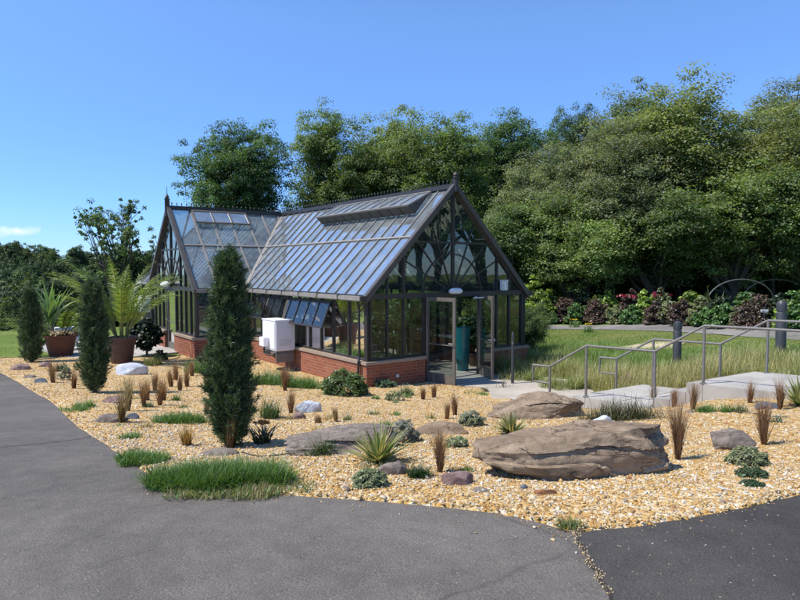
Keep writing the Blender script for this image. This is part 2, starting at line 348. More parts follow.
M['roof_glass'] = glass_mat('roof_glass', (.64, .73, .75), .05, 1.35, .22)
M['wall_glass'] = glass_mat('wall_glass', (.50, .56, .54), .02, 1.6, .01)
M['gable_glass'] = glass_mat('gable_glass', (.34, .41, .39), .03, 1.8, .008)
M['boulder'] = rock_mat('brown_sandstone', (.12, .088, .060), (.255, .192, .132), (.40, .315, .222), 2.2, True, .25, 2.3)
M['greyrock'] = rock_mat('grey_stone', (.13, .11, .095), (.23, .195, .165), (.34, .295, .25), 4, True, .25, 4)
M['pinkrock'] = rock_mat('pinkish_stone', (.16, .10, .09), (.27, .185, .165), (.36, .27, .24), 5, False)
M['rustrock'] = rock_mat('rusty_stone', (.20, .085, .04), (.34, .17, .085), (.45, .28, .17), 6, False)
M['bluerock'] = rock_mat('pale_blue_stone', (.30, .38, .50), (.58, .62, .68), (.78, .79, .80), 6, False)
M['slate'] = rock_mat('blue_grey_stone', (.07, .08, .10), (.14, .16, .19), (.24, .26, .29), 6, False)

# ------------------------------------------------------------------ draped sheets
def inside(xy, poly):
    x, y = xy[:, 0], xy[:, 1]; r = np.zeros(len(xy), bool); n = len(poly)
    for i in range(n):
        x0, y0 = poly[i][:2]; x1, y1 = poly[(i + 1) % n][:2]
        if y0 == y1: continue
        c = ((y0 > y) != (y1 > y)) & (x < (x1 - x0) * (y - y0) / (y1 - y0) + x0); r ^= c
    return r
def sheet(name, poly, mat, lift, step=.5, label=None, skirt=0):
    bm = bmesh.new(); vs = [bm.verts.new((p[0], p[1], 0)) for p in poly]; bm.faces.new(vs)
    bmesh.ops.triangulate(bm, faces=bm.faces[:])
    xs = [p[0] for p in poly]; ys = [p[1] for p in poly]
    for ax, lo, hi in ((0, min(xs), max(xs)), (1, min(ys), max(ys))):
        t = math.floor(lo / step) * step + step
        while t < hi:
            co = (t, 0, 0) if ax == 0 else (0, t, 0); no = (1, 0, 0) if ax == 0 else (0, 1, 0)
            bmesh.ops.bisect_plane(bm, geom=bm.verts[:] + bm.edges[:] + bm.faces[:], plane_co=co, plane_no=no, dist=1e-5); t += step
    z = hts([(v.co.x, v.co.y) for v in bm.verts])
    for v, zz in zip(bm.verts, z): v.co.z = zz + lift - (skirt if v.is_boundary else 0)
    bmesh.ops.recalc_face_normals(bm, faces=bm.faces[:])
    if sum(f.normal.z for f in bm.faces) < 0: bmesh.ops.reverse_faces(bm, faces=bm.faces[:])
    me = bpy.data.meshes.new(name); bm.to_mesh(me); bm.free(); me.materials.append(mat)
    me.polygons.foreach_set('use_smooth', [True] * len(me.polygons))
    o = link(name, me); tag(o, label, None, None, 'structure'); return o
def smooth_line(pts, n=6, wob=.0, seed=1):
    pts = [Vector((p[0], p[1])) for p in pts]; out = []; r = random.Random(seed)
    for i in range(len(pts) - 1):
        p0, p1, p2, p3 = pts[max(i - 1, 0)], pts[i], pts[i + 1], pts[min(i + 2, len(pts) - 1)]
        for k in range(n):
            t = k / n
            q = .5 * ((2 * p1) + (p2 - p0) * t + (2 * p0 - 5 * p1 + 4 * p2 - p3) * t * t + (3 * p1 - p0 - 3 * p2 + p3) * t ** 3)
            out.append((q.x + r.uniform(-wob, wob), q.y + r.uniform(-wob, wob)))
    out.append(tuple(pts[-1])); return out

# the ground itself
def axis(lo, hi, core_lo, core_hi, step):
    a = list(np.arange(core_lo, core_hi + 1e-6, step)); s = step; x = core_hi
    while x < hi: s *= 1.25; x += s; a.append(x)
    s = step; x = core_lo
    while x > lo: s *= 1.25; x -= s; a.insert(0, x)
    return np.array(a)
gx, gy = axis(-420, 420, -22, 16, .5), axis(-120, 620, -4, 34, .5)
GX, GY = np.meshgrid(gx, gy); gz = hts(np.c_[GX.ravel(), GY.ravel()])
rr = np.hypot(GX.ravel(), GY.ravel()); gz = np.where(rr > 180, gz * np.clip(1 - (rr - 180) / 220, 0, 1) - 3 * np.clip((rr - 180) / 220, 0, 1), gz)
nx, ny = len(gx), len(gy); idx = np.arange(nx * ny).reshape(ny, nx)
q = np.stack([idx[:-1, :-1], idx[:-1, 1:], idx[1:, 1:], idx[1:, :-1]], -1).reshape(-1, 4)
tag(link('ground', np_mesh('ground', np.c_[GX.ravel(), GY.ravel(), gz], q, M['lawn'], None, True)), 'grassy ground sloping down around the greenhouse', None, None, 'structure')

EDGE_PX = [(-60, 346), (0, 373), (40, 396), (75, 425), (100, 442), (125, 460), (152, 476), (200, 490), (290, 497), (400, 505), (480, 513), (530, 522), (575, 535)]
EDGE2_PX = [(575, 535), (650, 527), (720, 515), (800, 497), (900, 472)]
edge1 = smooth_line([at(*p) for p in EDGE_PX], 6, .012, 3); edge2 = smooth_line([at(*p) for p in EDGE2_PX], 6, .012, 4)
seam = smooth_line([at(575, 535), at(583, 553), at(597, 575), at(608, 598), (.78, 1.5), (.62, .2), (.5, -3)], 5, .012, 5)
# walkway lines (u down the steps, see railings)
A, B_, C_, D_ = Vector((2.72, 11.2)), Vector((3.21, 10.62)), Vector((4.10, 9.88)), Vector((4.66, 9.42))
OFF = Vector((1.67, 1.05)); DIR = Vector((.775, -.632))
E_ = D_ + DIR * 5.5
sheet('path', edge1 + seam[1:] + [(-16, -3), (-24, 2), (-24, 14)], M['asphalt'], .012, .5)
sheet('dark_path', [p for p in edge2] + [(8.2, 6.6), (8.85, 5.95), (10.6, 7.0), (16, 9), (16, -3)] + seam[::-1][:-1], M['asphalt_new'], .016, .5)
# gravel
GL = .03
th = .633; CT, ST = math.cos(th), math.sin(th); X0, Y0 = -.716, 13.636
def gw(v, u, z=0): return Vector((X0 + CT * v - ST * u, Y0 + ST * v + CT * u, z))
gtop = [at(-30, 362), at(30, 358.5), at(62, 357), at(88, 360), at(150, 363), at(178, 357)]
gpoly = [(p[0], p[1]) for p in edge1] + [(p[0], p[1]) for p in edge2[1:]]
gpoly += [(8.2, 6.6), (7.2, 7.4), tuple(D_ + DIR * .2), tuple(D_), tuple(C_), tuple(B_), tuple(A), tuple(A - DIR * .9 + Vector((-.15, -.1)))]
gpoly += [tuple(gw(2.2, -1.35).xy), tuple(gw(1.45, -.2).xy), tuple(gw(.2, .15).xy), tuple(gw(.15, 6.9).xy), tuple(gw(-1.4, 7.1).xy), tuple(gw(-1.4, 8.7).xy)]
gpoly += [(p[0], p[1]) for p in gtop[::-1]]
sheet('gravel_bed', gpoly, M['gravel'], GL, .25, None, .026)
# concrete
slab = [tuple(gw(1.5, -.1).xy), tuple(gw(2.25, -1.5).xy), tuple((A - DIR * .9 + Vector((-.2, -.2)))), tuple(A + Vector((-.02, -.03))), tuple(A + OFF), tuple(gw(4.6, -1.9).xy), tuple(gw(3.6, -.1).xy)]
o = MB().prism(slab, -.3, .015).build('pavement', M['slab']); tag(o, None, None, None, 'structure')
o = MB().prism([tuple(gw(-4.6, 8.0).xy), tuple(gw(-1.35, 8.6).xy), tuple(gw(-1.35, 10.4).xy), tuple(gw(-2.2, 15).xy), tuple(gw(-5.2, 14).xy), tuple(gw(-4.9, 10.5).xy)], -.3, .035).build('patio', M['concrete']); tag(o, None, None, None, 'structure')
st = MB()
for k, (P, Q, z0) in enumerate(((A, B_, 0), (C_, D_, .46))):
    for j in range(3):
        p = P + (Q - P) * (j / 3 + .03); e = P + (Q - P) * ((j + 1) / 3 + .03)
        st.prism([tuple(p), tuple(e), tuple(e + OFF), tuple(p + OFF)], -.3, z0 + .153 * (j + 1) - (.004 if j == 2 else 0))
b1 = B_ + (B_ - A) * .03; d1 = D_ + (D_ - C_) * .03
st.prism([tuple(b1), tuple(C_ + (D_ - C_) * .03), tuple(C_ + (D_ - C_) * .03 + OFF), tuple(b1 + OFF)], -.3, .46)
st.prism([tuple(d1), tuple(E_), tuple(E_ + OFF), tuple(d1 + OFF)], -.3, .92)
tag(st.build('concrete_steps', M['concrete'], None, .008), None, None, None, 'structure')
# far path behind the meadow
fp = [at(500, 329.5), at(525, 329.5), at(580, 330), at(640, 331), at(700, 334), at(740, 337), at(820, 342)]
fp2 = [at(830, 330), at(800, 329.3), at(740, 328), at(640, 325), at(525, 324.6), at(500, 324.6)]
M['farpath'] = asphalt('pale_asphalt', (.19, .18, .17), (.24, .225, .215), (.4, .4, .4), False)  # paler grey mix than the near asphalt
sheet('far_path', smooth_line(fp, 4) + [(22, 14), (26, 17)] + smooth_line(fp2, 4), M['farpath'], .03, 1.0)
# straw patch
c = at(645, 348); o = sheet('straw_patch', [(c.x + 1.3 * math.cos(a) * (1 + .3 * math.sin(3 * a)), c.y + .7 * math.sin(a) * (1 + .2 * math.cos(5 * a))) for a in np.linspace(0, 6.28, 26)[:-1]], M['mulch'], .035, .4)
# meadow soil
meadow = [tuple(A + OFF * 1.0), tuple(B_ + OFF), tuple(C_ + OFF), tuple(D_ + OFF), tuple(E_ + OFF), (15, 12), (12.5, 16.6)] + [(p.x, p.y) for p in fp[::-1][1:]] + [tuple(gw(5.4, 6).xy), tuple(gw(5.2, .1).xy), tuple(gw(5.1, -.2).xy), tuple(gw(3.65, -.2).xy), tuple(gw(4.6, -1.9).xy)]
sheet('meadow', meadow, M['rough'], .015, .5)

# ------------------------------------------------------------------ greenhouse
W, L1, PJ, HE, HR, HB, L = 4.98, 6.99, 1.54, 2.11, 4.66, .63, 19.6
GH = empty('greenhouse', (X0, Y0, 0), th, 'long steep-roofed glass greenhouse with bronze frame on a low red brick base', 'greenhouse')
SL = (HR - HE) / (W / 2); NRM = Vector((-SL, 0, 1)).normalized()       # left slope normal in the cross plane
def pane(name, poly, mat, parent):
    return MB().add(poly, [tuple(range(len(poly)))]).build(name, mat, parent)
MB().box((.02, .02, -.25), (W - .02, L - .02, .012)).build('floor', M['slab'], GH)
# low brick walls: outward offset .10
def brick(a, b, ends=(0, 0)):
    (x0, y0), (x1, y1) = a, b
    o = MB().box((x0, y0, -.35), (x1, y1, HB - .075)).build('brick_wall', M['brick'], GH)
    MB().box((x0 - .035, y0 - .035, HB - .073), (x1 + .035, y1 + .035, HB)).build('brick_cap', M['cap'], o, .006)
DL, DR = 1.595, 3.385
T = .11
brick((-T, -T), (DL - .04, T)); brick((DR + .04, -T), (W + T, T))
brick((-T, T + .04), (T, L1 - T - .04)); brick((W - T, T + .04), (W + T, L - T))
brick((-PJ - T, L1 - T), (T, L1 + T))
yd0, yd1 = L1 + W / 2 - .5, L1 + W / 2 + .5
brick((-PJ - T, L1 + T + .04), (-PJ + T, yd0 - .05)); brick((-PJ - T, yd1 + .05), (-PJ + T, L1 + W - T - .04))
brick((-PJ - T, L1 + W - T), (T, L1 + W + T)); brick((-T, L1 + W + T + .04), (T, L - T - .04))
brick((-T, L - T), (W + T, L + T))

def wall(name, p0, p1, posts, z0=HB, z1=HE, head=.13, d=.075, post=.05, mids=(), corner=(1, 1)):
    """glazed wall between two plan points: frame part with its pane as sub-part"""
    p0, p1 = Vector(p0), Vector(p1); t = (p1 - p0); ln = t.length; t.normalize(); nrm = Vector((t.y, -t.x)); m = MB()
    P = lambda s, z: Vector((p0.x + t.x * s, p0.y + t.y * s, z)); up = (nrm.x, nrm.y, 0)
    for s in posts:
        w = .11 if (s < .01 or s > ln - .01) else post
        m.bar(P(s, z0), P(s, z1 - head), w, d, up)
    m.bar(P(-.05, z1 - head / 2), P(ln + .05, z1 - head / 2), d * 1.2, head, (0, 0, 1))
    for a, b in zip(posts[:-1], posts[1:]):
        m.bar(P(a + .02, z0 + .025), P(b - .02, z0 + .025), d * .8, .05)
        for z in mids: m.bar(P(a + .02, z), P(b - .02, z), d * .7, .035)
    o = m.build(name, M['bronze'], GH)
    pane('pane', [P(0, z0), P(ln, z0), P(ln, z1 - head), P(0, z1 - head)], M['wall_glass'], o)
    return o
ps = [0, .78, 1.5] + [1.5 + .6 * i for i in range(1, 8)] + [6.3, L1]
wall('side_wall', (0, 0), (0, L1), ps, mids=())
wall('side_wall', (0, L1 + W), (0, L), [0] + list(np.arange(.7, L - L1 - W - .3, .7)) + [L - L1 - W], mids=(1.3,))
wall('side_wall', (W, L), (W, 0), [0] + list(np.arange(.9, L - .3, .9)) + [L])
wall('side_wall', (-PJ, L1), (0, L1), [0, .5, 1.0, PJ])
wall('side_wall', (0, L1 + W), (-PJ, L1 + W), [0, .5, 1.0, PJ])

def gable(p0, tdir, width, door, mulls, opening=True, name='gable_wall'):
    """gable in the plane through p0 along tdir; s runs along tdir"""
    p0, t = Vector(p0), Vector(tdir); nrm = Vector((t.y, -t.x)); up = (nrm.x, nrm.y, 0); m = MB(); mid = width / 2
    P = lambda s, z, o=0: Vector((p0.x + t.x * s + nrm.x * o, p0.y + t.y * s + nrm.y * o, z))
    zt = lambda s: HE + SL * (min(s, width - s)) - .06
    for s in (0, width):
        m.bar(P(s, HB), P(s, HE + .02), .13, .11, up)
    for s in mulls:
        ind = door and door[0] - .2 < s < door[1] + .2
        m.bar(P(s, HE if ind and door[0] + .02 < s < door[1] - .02 else (0 if ind else HB)), P(s, zt(s)), .045 if abs(s - mid) > .01 else .065, .08, up)
    if door:
        for s in door: m.bar(P(s, 0), P(s, HE), .075, .09, up)
    m.bar(P(.03, HE - .04, .004), P(width - .03, HE - .04, .004), .10, .12)
    zc = HE + 1.22; sc = (zc - HE) / SL; m.bar(P(sc, zc, .003), P(width - sc, zc, .003), .06, .05)
    for ang in (22, 42, 62):
        for sg in (-1, 1):
            dx, dz = math.sin(R(ang)) * sg, math.cos(R(ang)); k = .02
            while HE + dz * k < zt(mid + dx * k) and k < 4: k += .02
            m.bar(P(mid, HE), P(mid + dx * k, HE + dz * k), .028, .04, up)
    arc = [P(mid + .95 * math.cos(a), HE + .95 * math.sin(a), .006) for a in np.linspace(0, math.pi, 17)]
    for a, b in zip(arc[:-1], arc[1:]): m.bar(a, b, .024, .04, up)
    segs = [(0, door[0]), (door[1], width)] if door else [(0, width)]
    for a, b in segs: m.bar(P(a + .05, HB + .03), P(b - .04, HB + .03), .07, .06)
    o = m.build(name, M['bronze'] , GH)
    for a, b in segs: pane('pane', [P(a, HB), P(b, HB), P(b, HE - .05), P(a, HE - .05)], M['wall_glass'], o)
    pane('pane', [P(0, HE - .05), P(width, HE - .05), P(mid, HR - .05)], M['gable_glass'], o)
    # rake boards proud of the plane
    k = MB()
    for sg in (0, 1):
        a = P(-.16 if not sg else width + .16, HE - .16 * SL + .03, .07); b = P(mid, HR + .05, .07)
        k.bar(a, b, .13, .13)
        k.bar(a + Vector((-nrm.x, -nrm.y, 0)) * .06 - Vector((0, 0, .09)), b + Vector((-nrm.x, -nrm.y, 0)) * .06 - Vector((0, 0, .1)), .06, .06)
    k.build('rake_board', M['rake'], GH, .008)
    return P
gable((0, 0), (1, 0), W, (DL, DR), [.52, .98, W / 2, W - .98, W - .52])
gable((-PJ, L1 + W), (0, -1), W, (W / 2 - .5, W / 2 + .5), [.5, 1.0, 1.5, W / 2, W - 1.5, W - 1.0, W - .5])
gable((W, L), (-1, 0), W, None, [1, 2, W / 2, 3, 4])
# roof slopes
def slope(poly, bars, purlins, parent=GH, lift=.0, name='roof', nrm=(0, 0, 1), bw=.029):
    m = MB(); nv = Vector(nrm).normalized()
    for a, b in bars: m.bar(Vector(a) + nv * .015, Vector(b) + nv * .015, bw, .032, nv)
    for a, b in purlins: m.bar(Vector(a) + nv * .012, Vector(b) + nv * .012, .05, .05, nv)
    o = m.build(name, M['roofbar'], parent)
    pane('pane', poly, M['roof_glass'], o); return o
zx = lambda x: HE + SL * x
YM = L1 + W / 2; n1 = (-SL, 0, 1); n2 = (0, -SL, 1); HZ = .52
bars = []; y = .0
YS = list(np.arange(.02, YM, .466))
for y in YS:
    x0 = max(0, y - L1); bars.append(((x0, y, zx(x0)), (W / 2, y, HR)))
pur = []
for f in (HZ,): pur.append(((W / 2 * f, 0, zx(W / 2 * f)), (W / 2 * f, L1 + W / 2 * f, zx(W / 2 * f))))
slope([(-.1, -.05, zx(-.1)), (-.1, L1 - .1, zx(-.1)), (W / 2, YM, HR), (W / 2, -.05, HR)], bars, pur, nrm=n1)
bars = []
for y in np.arange(YM + .3, L, .466):
    x0 = max(0, L1 + W - y); bars.append(((x0, y, zx(x0)), (W / 2, y, HR)))
slope([(-.1, L1 + W + .1, zx(-.1)), (-.1, L, zx(-.1)), (W / 2, L, HR), (W / 2, YM, HR)], bars, [((W / 2 * HZ, L1 + W - W / 2 * HZ, zx(W / 2 * HZ)), (W / 2 * HZ, L, zx(W / 2 * HZ)))], nrm=n1)
bars = [((W, y, HE), (W / 2, y, HR)) for y in np.arange(.02, L, .62)]
slope([(W + .1, -.05, zx(-.1)), (W + .1, L, zx(-.1)), (W / 2, L, HR), (W / 2, -.05, HR)], bars, [((W - W / 2 * HZ, 0, zx(W / 2 * HZ)), (W - W / 2 * HZ, L, zx(W / 2 * HZ)))], nrm=(SL, 0, 1))
bars = []; bars2 = []
for x in np.arange(-PJ + .02, W / 2 - .1, .63):
    k = max(0, x); bars.append(((x, L1 + k, zx(k)), (x, YM, HR))); bars2.append(((x, L1 + W - k, zx(k)), (x, YM, HR)))
f = W / 2 * HZ
slope([(-PJ - .05, L1 - .1, zx(-.1)), (-.1, L1 - .1, zx(-.1)), (W / 2, YM, HR), (-PJ - .05, YM, HR)], bars, [((-PJ, L1 + f, zx(f)), (f, L1 + f, zx(f)))], nrm=n2, bw=.05)
slope([(-PJ - .05, L1 + W + .1, zx(-.1)), (-.1, L1 + W + .1, zx(-.1)), (W / 2, YM, HR), (-PJ - .05, YM, HR)], bars2, [((-PJ, L1 + W - f, zx(f)), (f, L1 + W - f, zx(f)))], nrm=(0, SL, 1), bw=.06)
# valleys, gutters, ridge beams, cresting
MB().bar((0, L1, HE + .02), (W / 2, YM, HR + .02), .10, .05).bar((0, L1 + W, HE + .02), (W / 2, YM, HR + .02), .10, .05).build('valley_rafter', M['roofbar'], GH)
def gutter(a, b, w=.15):
    a, b = Vector(a), Vector(b); o = MB().bar(a, b, w, .11).build('gutter', M['roofbar'], GH, .018)
    t = (b - a); n = max(1, int(t.length / .9))
    for i in range(n + 1):
        p = a + t * (i / n) - t.normalized() * (.0); MB().bar(p - t.normalized() * .02, p + t.normalized() * .02, w + .012, .122).build('gutter_strap', M['bronze'], o)
gutter((-.20, -.12, HE - .075), (-.20, L1 - .22, HE - .075)); gutter((-PJ - .12, L1 - .20, HE - .075), (-.28, L1 - .20, HE - .075))
gutter((-PJ - .12, L1 + W + .20, HE - .075), (-.28, L1 + W + .2, HE - .075)); gutter((-.20, L1 + W + .3, HE - .075), (-.20, L, HE - .075)); gutter((W + .2, -.12, HE - .075), (W + .2, L, HE - .075))
MB().tube([(-.20, .12, HE - .12), (-.16, .12, HE - .3), (-.15, .12, .72), (-.19, .10, .62), (-.19, .10, .02)], .03, 8).build('downpipe', M['darkbar'], GH)
def ridge(a, b):
    a, b = Vector(a), Vector(b); t = (b - a); ln = t.length; t.normalize(); m = MB()
    m.bar(a + Vector((0, 0, .03)), b + Vector((0, 0, .03)), .16, .10)
    o = m.build('ridge_beam', M['bronze'], GH, .01); c = MB(); s = .1
    c.bar(a + Vector((0, 0, .10)), b + Vector((0, 0, .10)), .02, .035)
    while s < ln:
        p = a + t * s + Vector((0, 0, .1)); c.tube([p, p + Vector((0, 0, .06)), p + Vector((0, 0, .085)), p + Vector((0, 0, .13))], [.012, .012, .026, .004], 5); s += .16
    c.build('ridge_cresting', M['darkbar'], o)
ridge((W / 2, -.05, HR), (W / 2, L, HR)); ridge((-PJ - .05, YM, HR), (W / 2 - .1, YM, HR))
MB().lathe([(.055, -.12), (.085, -.1), (.085, -.02), (.068, 0), (.068, .22), (.09, .24), (.055, .27), (.075, .31), (.045, .36), (.012, .39)], 16, (W / 2, -.1, HR)).build('finial', M['bronze'], GH, 0, True)
MB().lathe([(.05, -.25), (.08, -.22), (.08, .30), (.10, .33), (.05, .35), (.065, .40), (.03, .46), (.012, .50), (.005, .76)], 14, (-PJ - .1, YM, HR)).build('finial', M['darkbar'], GH, 0, True)
# roof vents hinged at the ridge
M['vent_shade'] = paint('painted_vent_shade', (.10, .095, .085), .8, .2, 20)  # dark tone standing in for the shade under the open sash
def vent(hinge0, hinge1, down, out, length, ang, n, mat=M['roofbar'], vent_shade=False):
    """sash hinged along hinge0-hinge1; down: slope direction; out: slope normal; opened by ang"""
    h0, h1, dn, on = Vector(hinge0), Vector(hinge1), Vector(down).normalized(), Vector(out).normalized()
    d = dn * math.cos(ang) + on * math.sin(ang); nn = on * math.cos(ang) - dn * math.sin(ang); m = MB(); al = (h1 - h0)
    for i in range(n + 1):
        p = h0 + al * (i / n); m.bar(p, p + d * length, .05, .045, nn)
    for s in (0.03, 1.0): m.bar(h0 + d * length * s, h1 + d * length * s, .05, .045, nn)
    o = m.build('roof_vent', mat, GH); pane('pane', [h0, h1, h1 + d * length, h0 + d * length], M['roof_glass'], o)
    if vent_shade:  # added opaque panels close the gap, their colour painting its shade
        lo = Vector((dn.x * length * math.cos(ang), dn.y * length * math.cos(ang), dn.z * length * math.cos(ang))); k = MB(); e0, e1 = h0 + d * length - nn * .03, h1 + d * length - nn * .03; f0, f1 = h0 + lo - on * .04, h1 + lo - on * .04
        k.add([e0, e1, f1, f0], [(0, 1, 2, 3)]); k.add([h0, e0, f0], [(0, 1, 2)]); k.add([h1, e1, f1], [(0, 1, 2)]); k.build('shade_panel', M['vent_shade'], o)
        for i in range(n + 1): MB().bar(e0 + (e1 - e0) * (i / n), f0 + (f1 - f0) * (i / n), .03, .02).build('shade_panel_bar', M['darkbar'], o)
    for i in range(0, n + 1, 2):
        p = h0 + al * (i / n); MB().tube([p + d * length * .8 - nn * .02, p + dn * length * .62 + on * .02], .009, 5).build('stay', M['darkbar'], o)
dn1 = Vector((-1, 0, -SL)); on1 = Vector((-SL, 0, 1)).normalized()
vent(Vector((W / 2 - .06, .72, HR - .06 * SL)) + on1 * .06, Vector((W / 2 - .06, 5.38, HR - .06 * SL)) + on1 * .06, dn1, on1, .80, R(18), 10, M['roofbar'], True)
dn2 = Vector((0, -1, -SL)); on2 = Vector((0, -SL, 1)).normalized()
vent(Vector((-.87, YM - .06, HR - .06 * SL)) + on2 * .07, Vector((.98, YM - .06, HR - .06 * SL)) + on2 * .07, dn2, on2, .62, R(4), 3, M['doorframe'])
# wall vents, propped open under the gutter
def wall_vent(y0, y1, n, zt=1.90, ln=.66, ang=R(22)):
    m = MB(); d = Vector((-math.sin(ang), 0, -math.cos(ang))); nn = Vector((-math.cos(ang), 0, math.sin(ang))); a, b = Vector((-.07, y0, zt)), Vector((-.07, y1, zt))
    for i in range(n + 1):
        p = a + (b - a) * (i / n); m.bar(p, p + d * ln, .032, .035, nn)
    for s in (.02, 1): m.bar(a + d * ln * s - Vector((0, .02, 0)), b + d * ln * s + Vector((0, .02, 0)), .045, .04, nn)
    o = m.build('vent_window', M['bronze'], GH); pane('pane', [a, b, b + d * ln, a + d * ln], M['wall_glass'], o)
    for y in (y0 + .03, (y0 + y1) / 2, y1 - .03): MB().tube([Vector((-.07, y, zt - ln * .95)), Vector((-.07, y, zt)) + d * ln * .97], .01, 5).build('stay', M['steel'], o)
wall_vent(1.53, 6.2, 9)
MB().bar((-.045, 1.5, 1.28), (-.045, 6.25, 1.28), .05, .06).build('window_rail', M['bronze'], GH)
# doors
def door(hinge, yaw, w, hgt, flip, push=True):
    """leaf hinged at plan point; yaw: direction of the leaf in the greenhouse's frame"""
    hx = Vector((hinge[0], hinge[1], 0)); t = Vector((math.cos(yaw), math.sin(yaw), 0)); nrm = Vector((t.y, -t.x, 0)); m = MB(); P = lambda s, z: hx + t * s + Vector((0, 0, z))
    for s in (.035, w - .035): m.bar(P(s, .03), P(s, hgt), .075, .05, nrm)
    m.bar(P(.07, hgt - .045), P(w - .07, hgt - .045), .05, .09); m.bar(P(.07, .14), P(w - .07, .14), .048, .22)
    m.bar(P(.07, .93), P(w - .07, .93), .03, .03)
    o = m.build('door', M['doorframe'], GH, .004)
    pane('pane', [P(.07, .25), P(w - .07, .25), P(w - .07, hgt - .09), P(.07, hgt - .09)], M['wall_glass'], o)
    for sg in (-1, 1): MB().tube([P(w - .04, .98) + nrm * .03 * sg, P(w - .04, .98) + nrm * .07 * sg, P(w - .14, .98) + nrm * .075 * sg], .011, 8).build('handle', M['chrome'], o)
    return P, nrm
P, n_ = door((DL + .03, -.06), R(-80), .88, 2.03, 1)
P, n_ = door((DR - .03, -.06), R(180 + 68), .88, 2.03, -1)
o = MB().bar(P(.30, 1.00) + n_ * -.05, P(.84, .98) + n_ * -.05, .035, .06).build('push_bar', M['chrome'], GH)
o = MB().bar((DR - .05, .02, 2.0), (DR - .5, -.35, 1.98), .03, .03).bar((DR - .5, -.35, 1.98), (DR - .24, -.42, 1.99), .03, .03).build('door_closer', M['offwhite'], GH)
door((-PJ, yd0 + .03), R(90), .94, 2.0, 1)
# interior collar ties
m = MB()
for y in np.arange(2.4, L - 1, 2.4):
    m.bar((.95, y, zx(.95) - .06), (W - .95, y, zx(.95) - .06), .05, .06)
    for sx in (0, 1):
        x0, x1 = (.02, W / 2 - .02) if not sx else (W - .02, W / 2 + .02)
        m.bar((x0, y, HE - .08), (x1, y, HR - .08), .06, .09)
m.build('roof_truss', M['roofbar'], GH)

# fixtures on the greenhouse
def gpos(v, u, z): return gw(v, u, z)
e = empty('wall_lamp', gpos(W / 2 - .03, -.05, HE - .02), th, 'white oval wall lamp over the open front door', 'lamp')
MB().lathe([(.02, -.0), (.10, .0), (.135, .03), (.14, .08), (.10, .125), (.03, .14)], 20).build('lamp_shade', M['white'], e, 0, True)
for v_ in e.children[0].data.vertices: v_.co.x *= 1.55; v_.co.y = v_.co.y * .7 - .1
MB().box((-.05, -.02, .03), (.05, .012, .11)).build('bracket', M['bronze'], e)
e = empty('wall_lamp', gpos(-PJ - .05, YM, HE - .0), th, 'small white lamp above the side door of the gable wing', 'lamp')
o = MB().lathe([(.02, 0), (.14, .0), (.20, .05), (.19, .1), (.10, .16), (.03, .17)], 18).build('lamp_shade', M['white'], e, 0, True)
for v_ in o.data.vertices: v_.co.x = v_.co.x * .75 - .16; v_.co.y *= 1.3
MB().box((-.03, -.05, .03), (.012, .05, .12)).build('bracket', M['bronze'], e)
e = empty('junction_box', gpos(4.16, -.075, HE + .03), th, 'white box mounted high on the gable frame beside the front door', 'utility box')
MB().box((-.11, -.09, 0), (.11, 0, .26)).build('case', M['white'], e, .01); MB().box((-.12, -.10, .225), (.12, .004, .272)).build('lid', M['offwhite'], e, .006)
for x in (-.07, .07): MB().box((x - .03, -.094, .02), (x + .03, -.091, .20)).build('panel', M['offwhite'], e)
e = empty('wall_socket', gpos(.72, -T - .002, .20), th, 'small grey socket plate on the front brick wall', 'socket')
MB().box((-.055, -.02, 0), (.055, 0, .10)).build('plate', M['steel'], e, .004); MB().box((-.04, -.032, .015), (.04, -.02, .085)).build('cover', M['offwhite'], e, .004)
def heat_pump(v, u, z, label, sx=.56, sy=.84, sz=.80):
    e = empty('heat_pump', gpos(v, u, z), th, label, 'outdoor unit', None)
    MB().box((0, 0, 0), (sx, sy, sz)).build('case', M['white'], e, .02)
    m = MB(); m.box((-.012, .05, .05), (-.002, sy - .12, sz - .06)); g = m.build('front_panel', M['white'], e, .004)
    MB().box((-.012, -.012, sz - .02), (sx + .012, sy + .012, sz + .012)).build('top_cover', M['white'], e, .006)
    for k in range(6): MB().box((.10, -.004, .14 + k * .03), (sx - .10, .003, .152 + k * .03)).build('vent_slot', M['offwhite'], e)
    b = MB(); b.box((-.16, sy * .45, .10), (-.02, sy * .82, .34)); b.build('valve_cover', M['white'], e, .012)
    b = MB().tube([(-.10, sy * .6, .10), (-.10, sy * .58, -.06), (-.02, sy * .45, -.12), (.12, sy * .2, -.10), (.3, sy * .1, -.06)], .028, 8); b.build('hose', M['black'], e, 0, True)
    b = MB(); b.box((.02, .04, -.06), (sx - .02, sy - .04, -.012)); b.bar((.04, .1, -.05), (.52, .1, -.40), .04, .04).bar((.04, sy - .1, -.05), (.52, sy - .1, -.40), .04, .04); b.box((.02, .02, -.30), (sx - .03, .05, -.06)); b.build('bracket', M['steel'], e, .004)
    return e
heat_pump(-.72, 3.25, .55, 'white outdoor unit bracketed to the brick wall below the propped vent')
heat_pump(-.72, L1 + W + 4.9, .78, 'white outdoor unit on the far wall beyond the gable wing', .56, .8, .7)

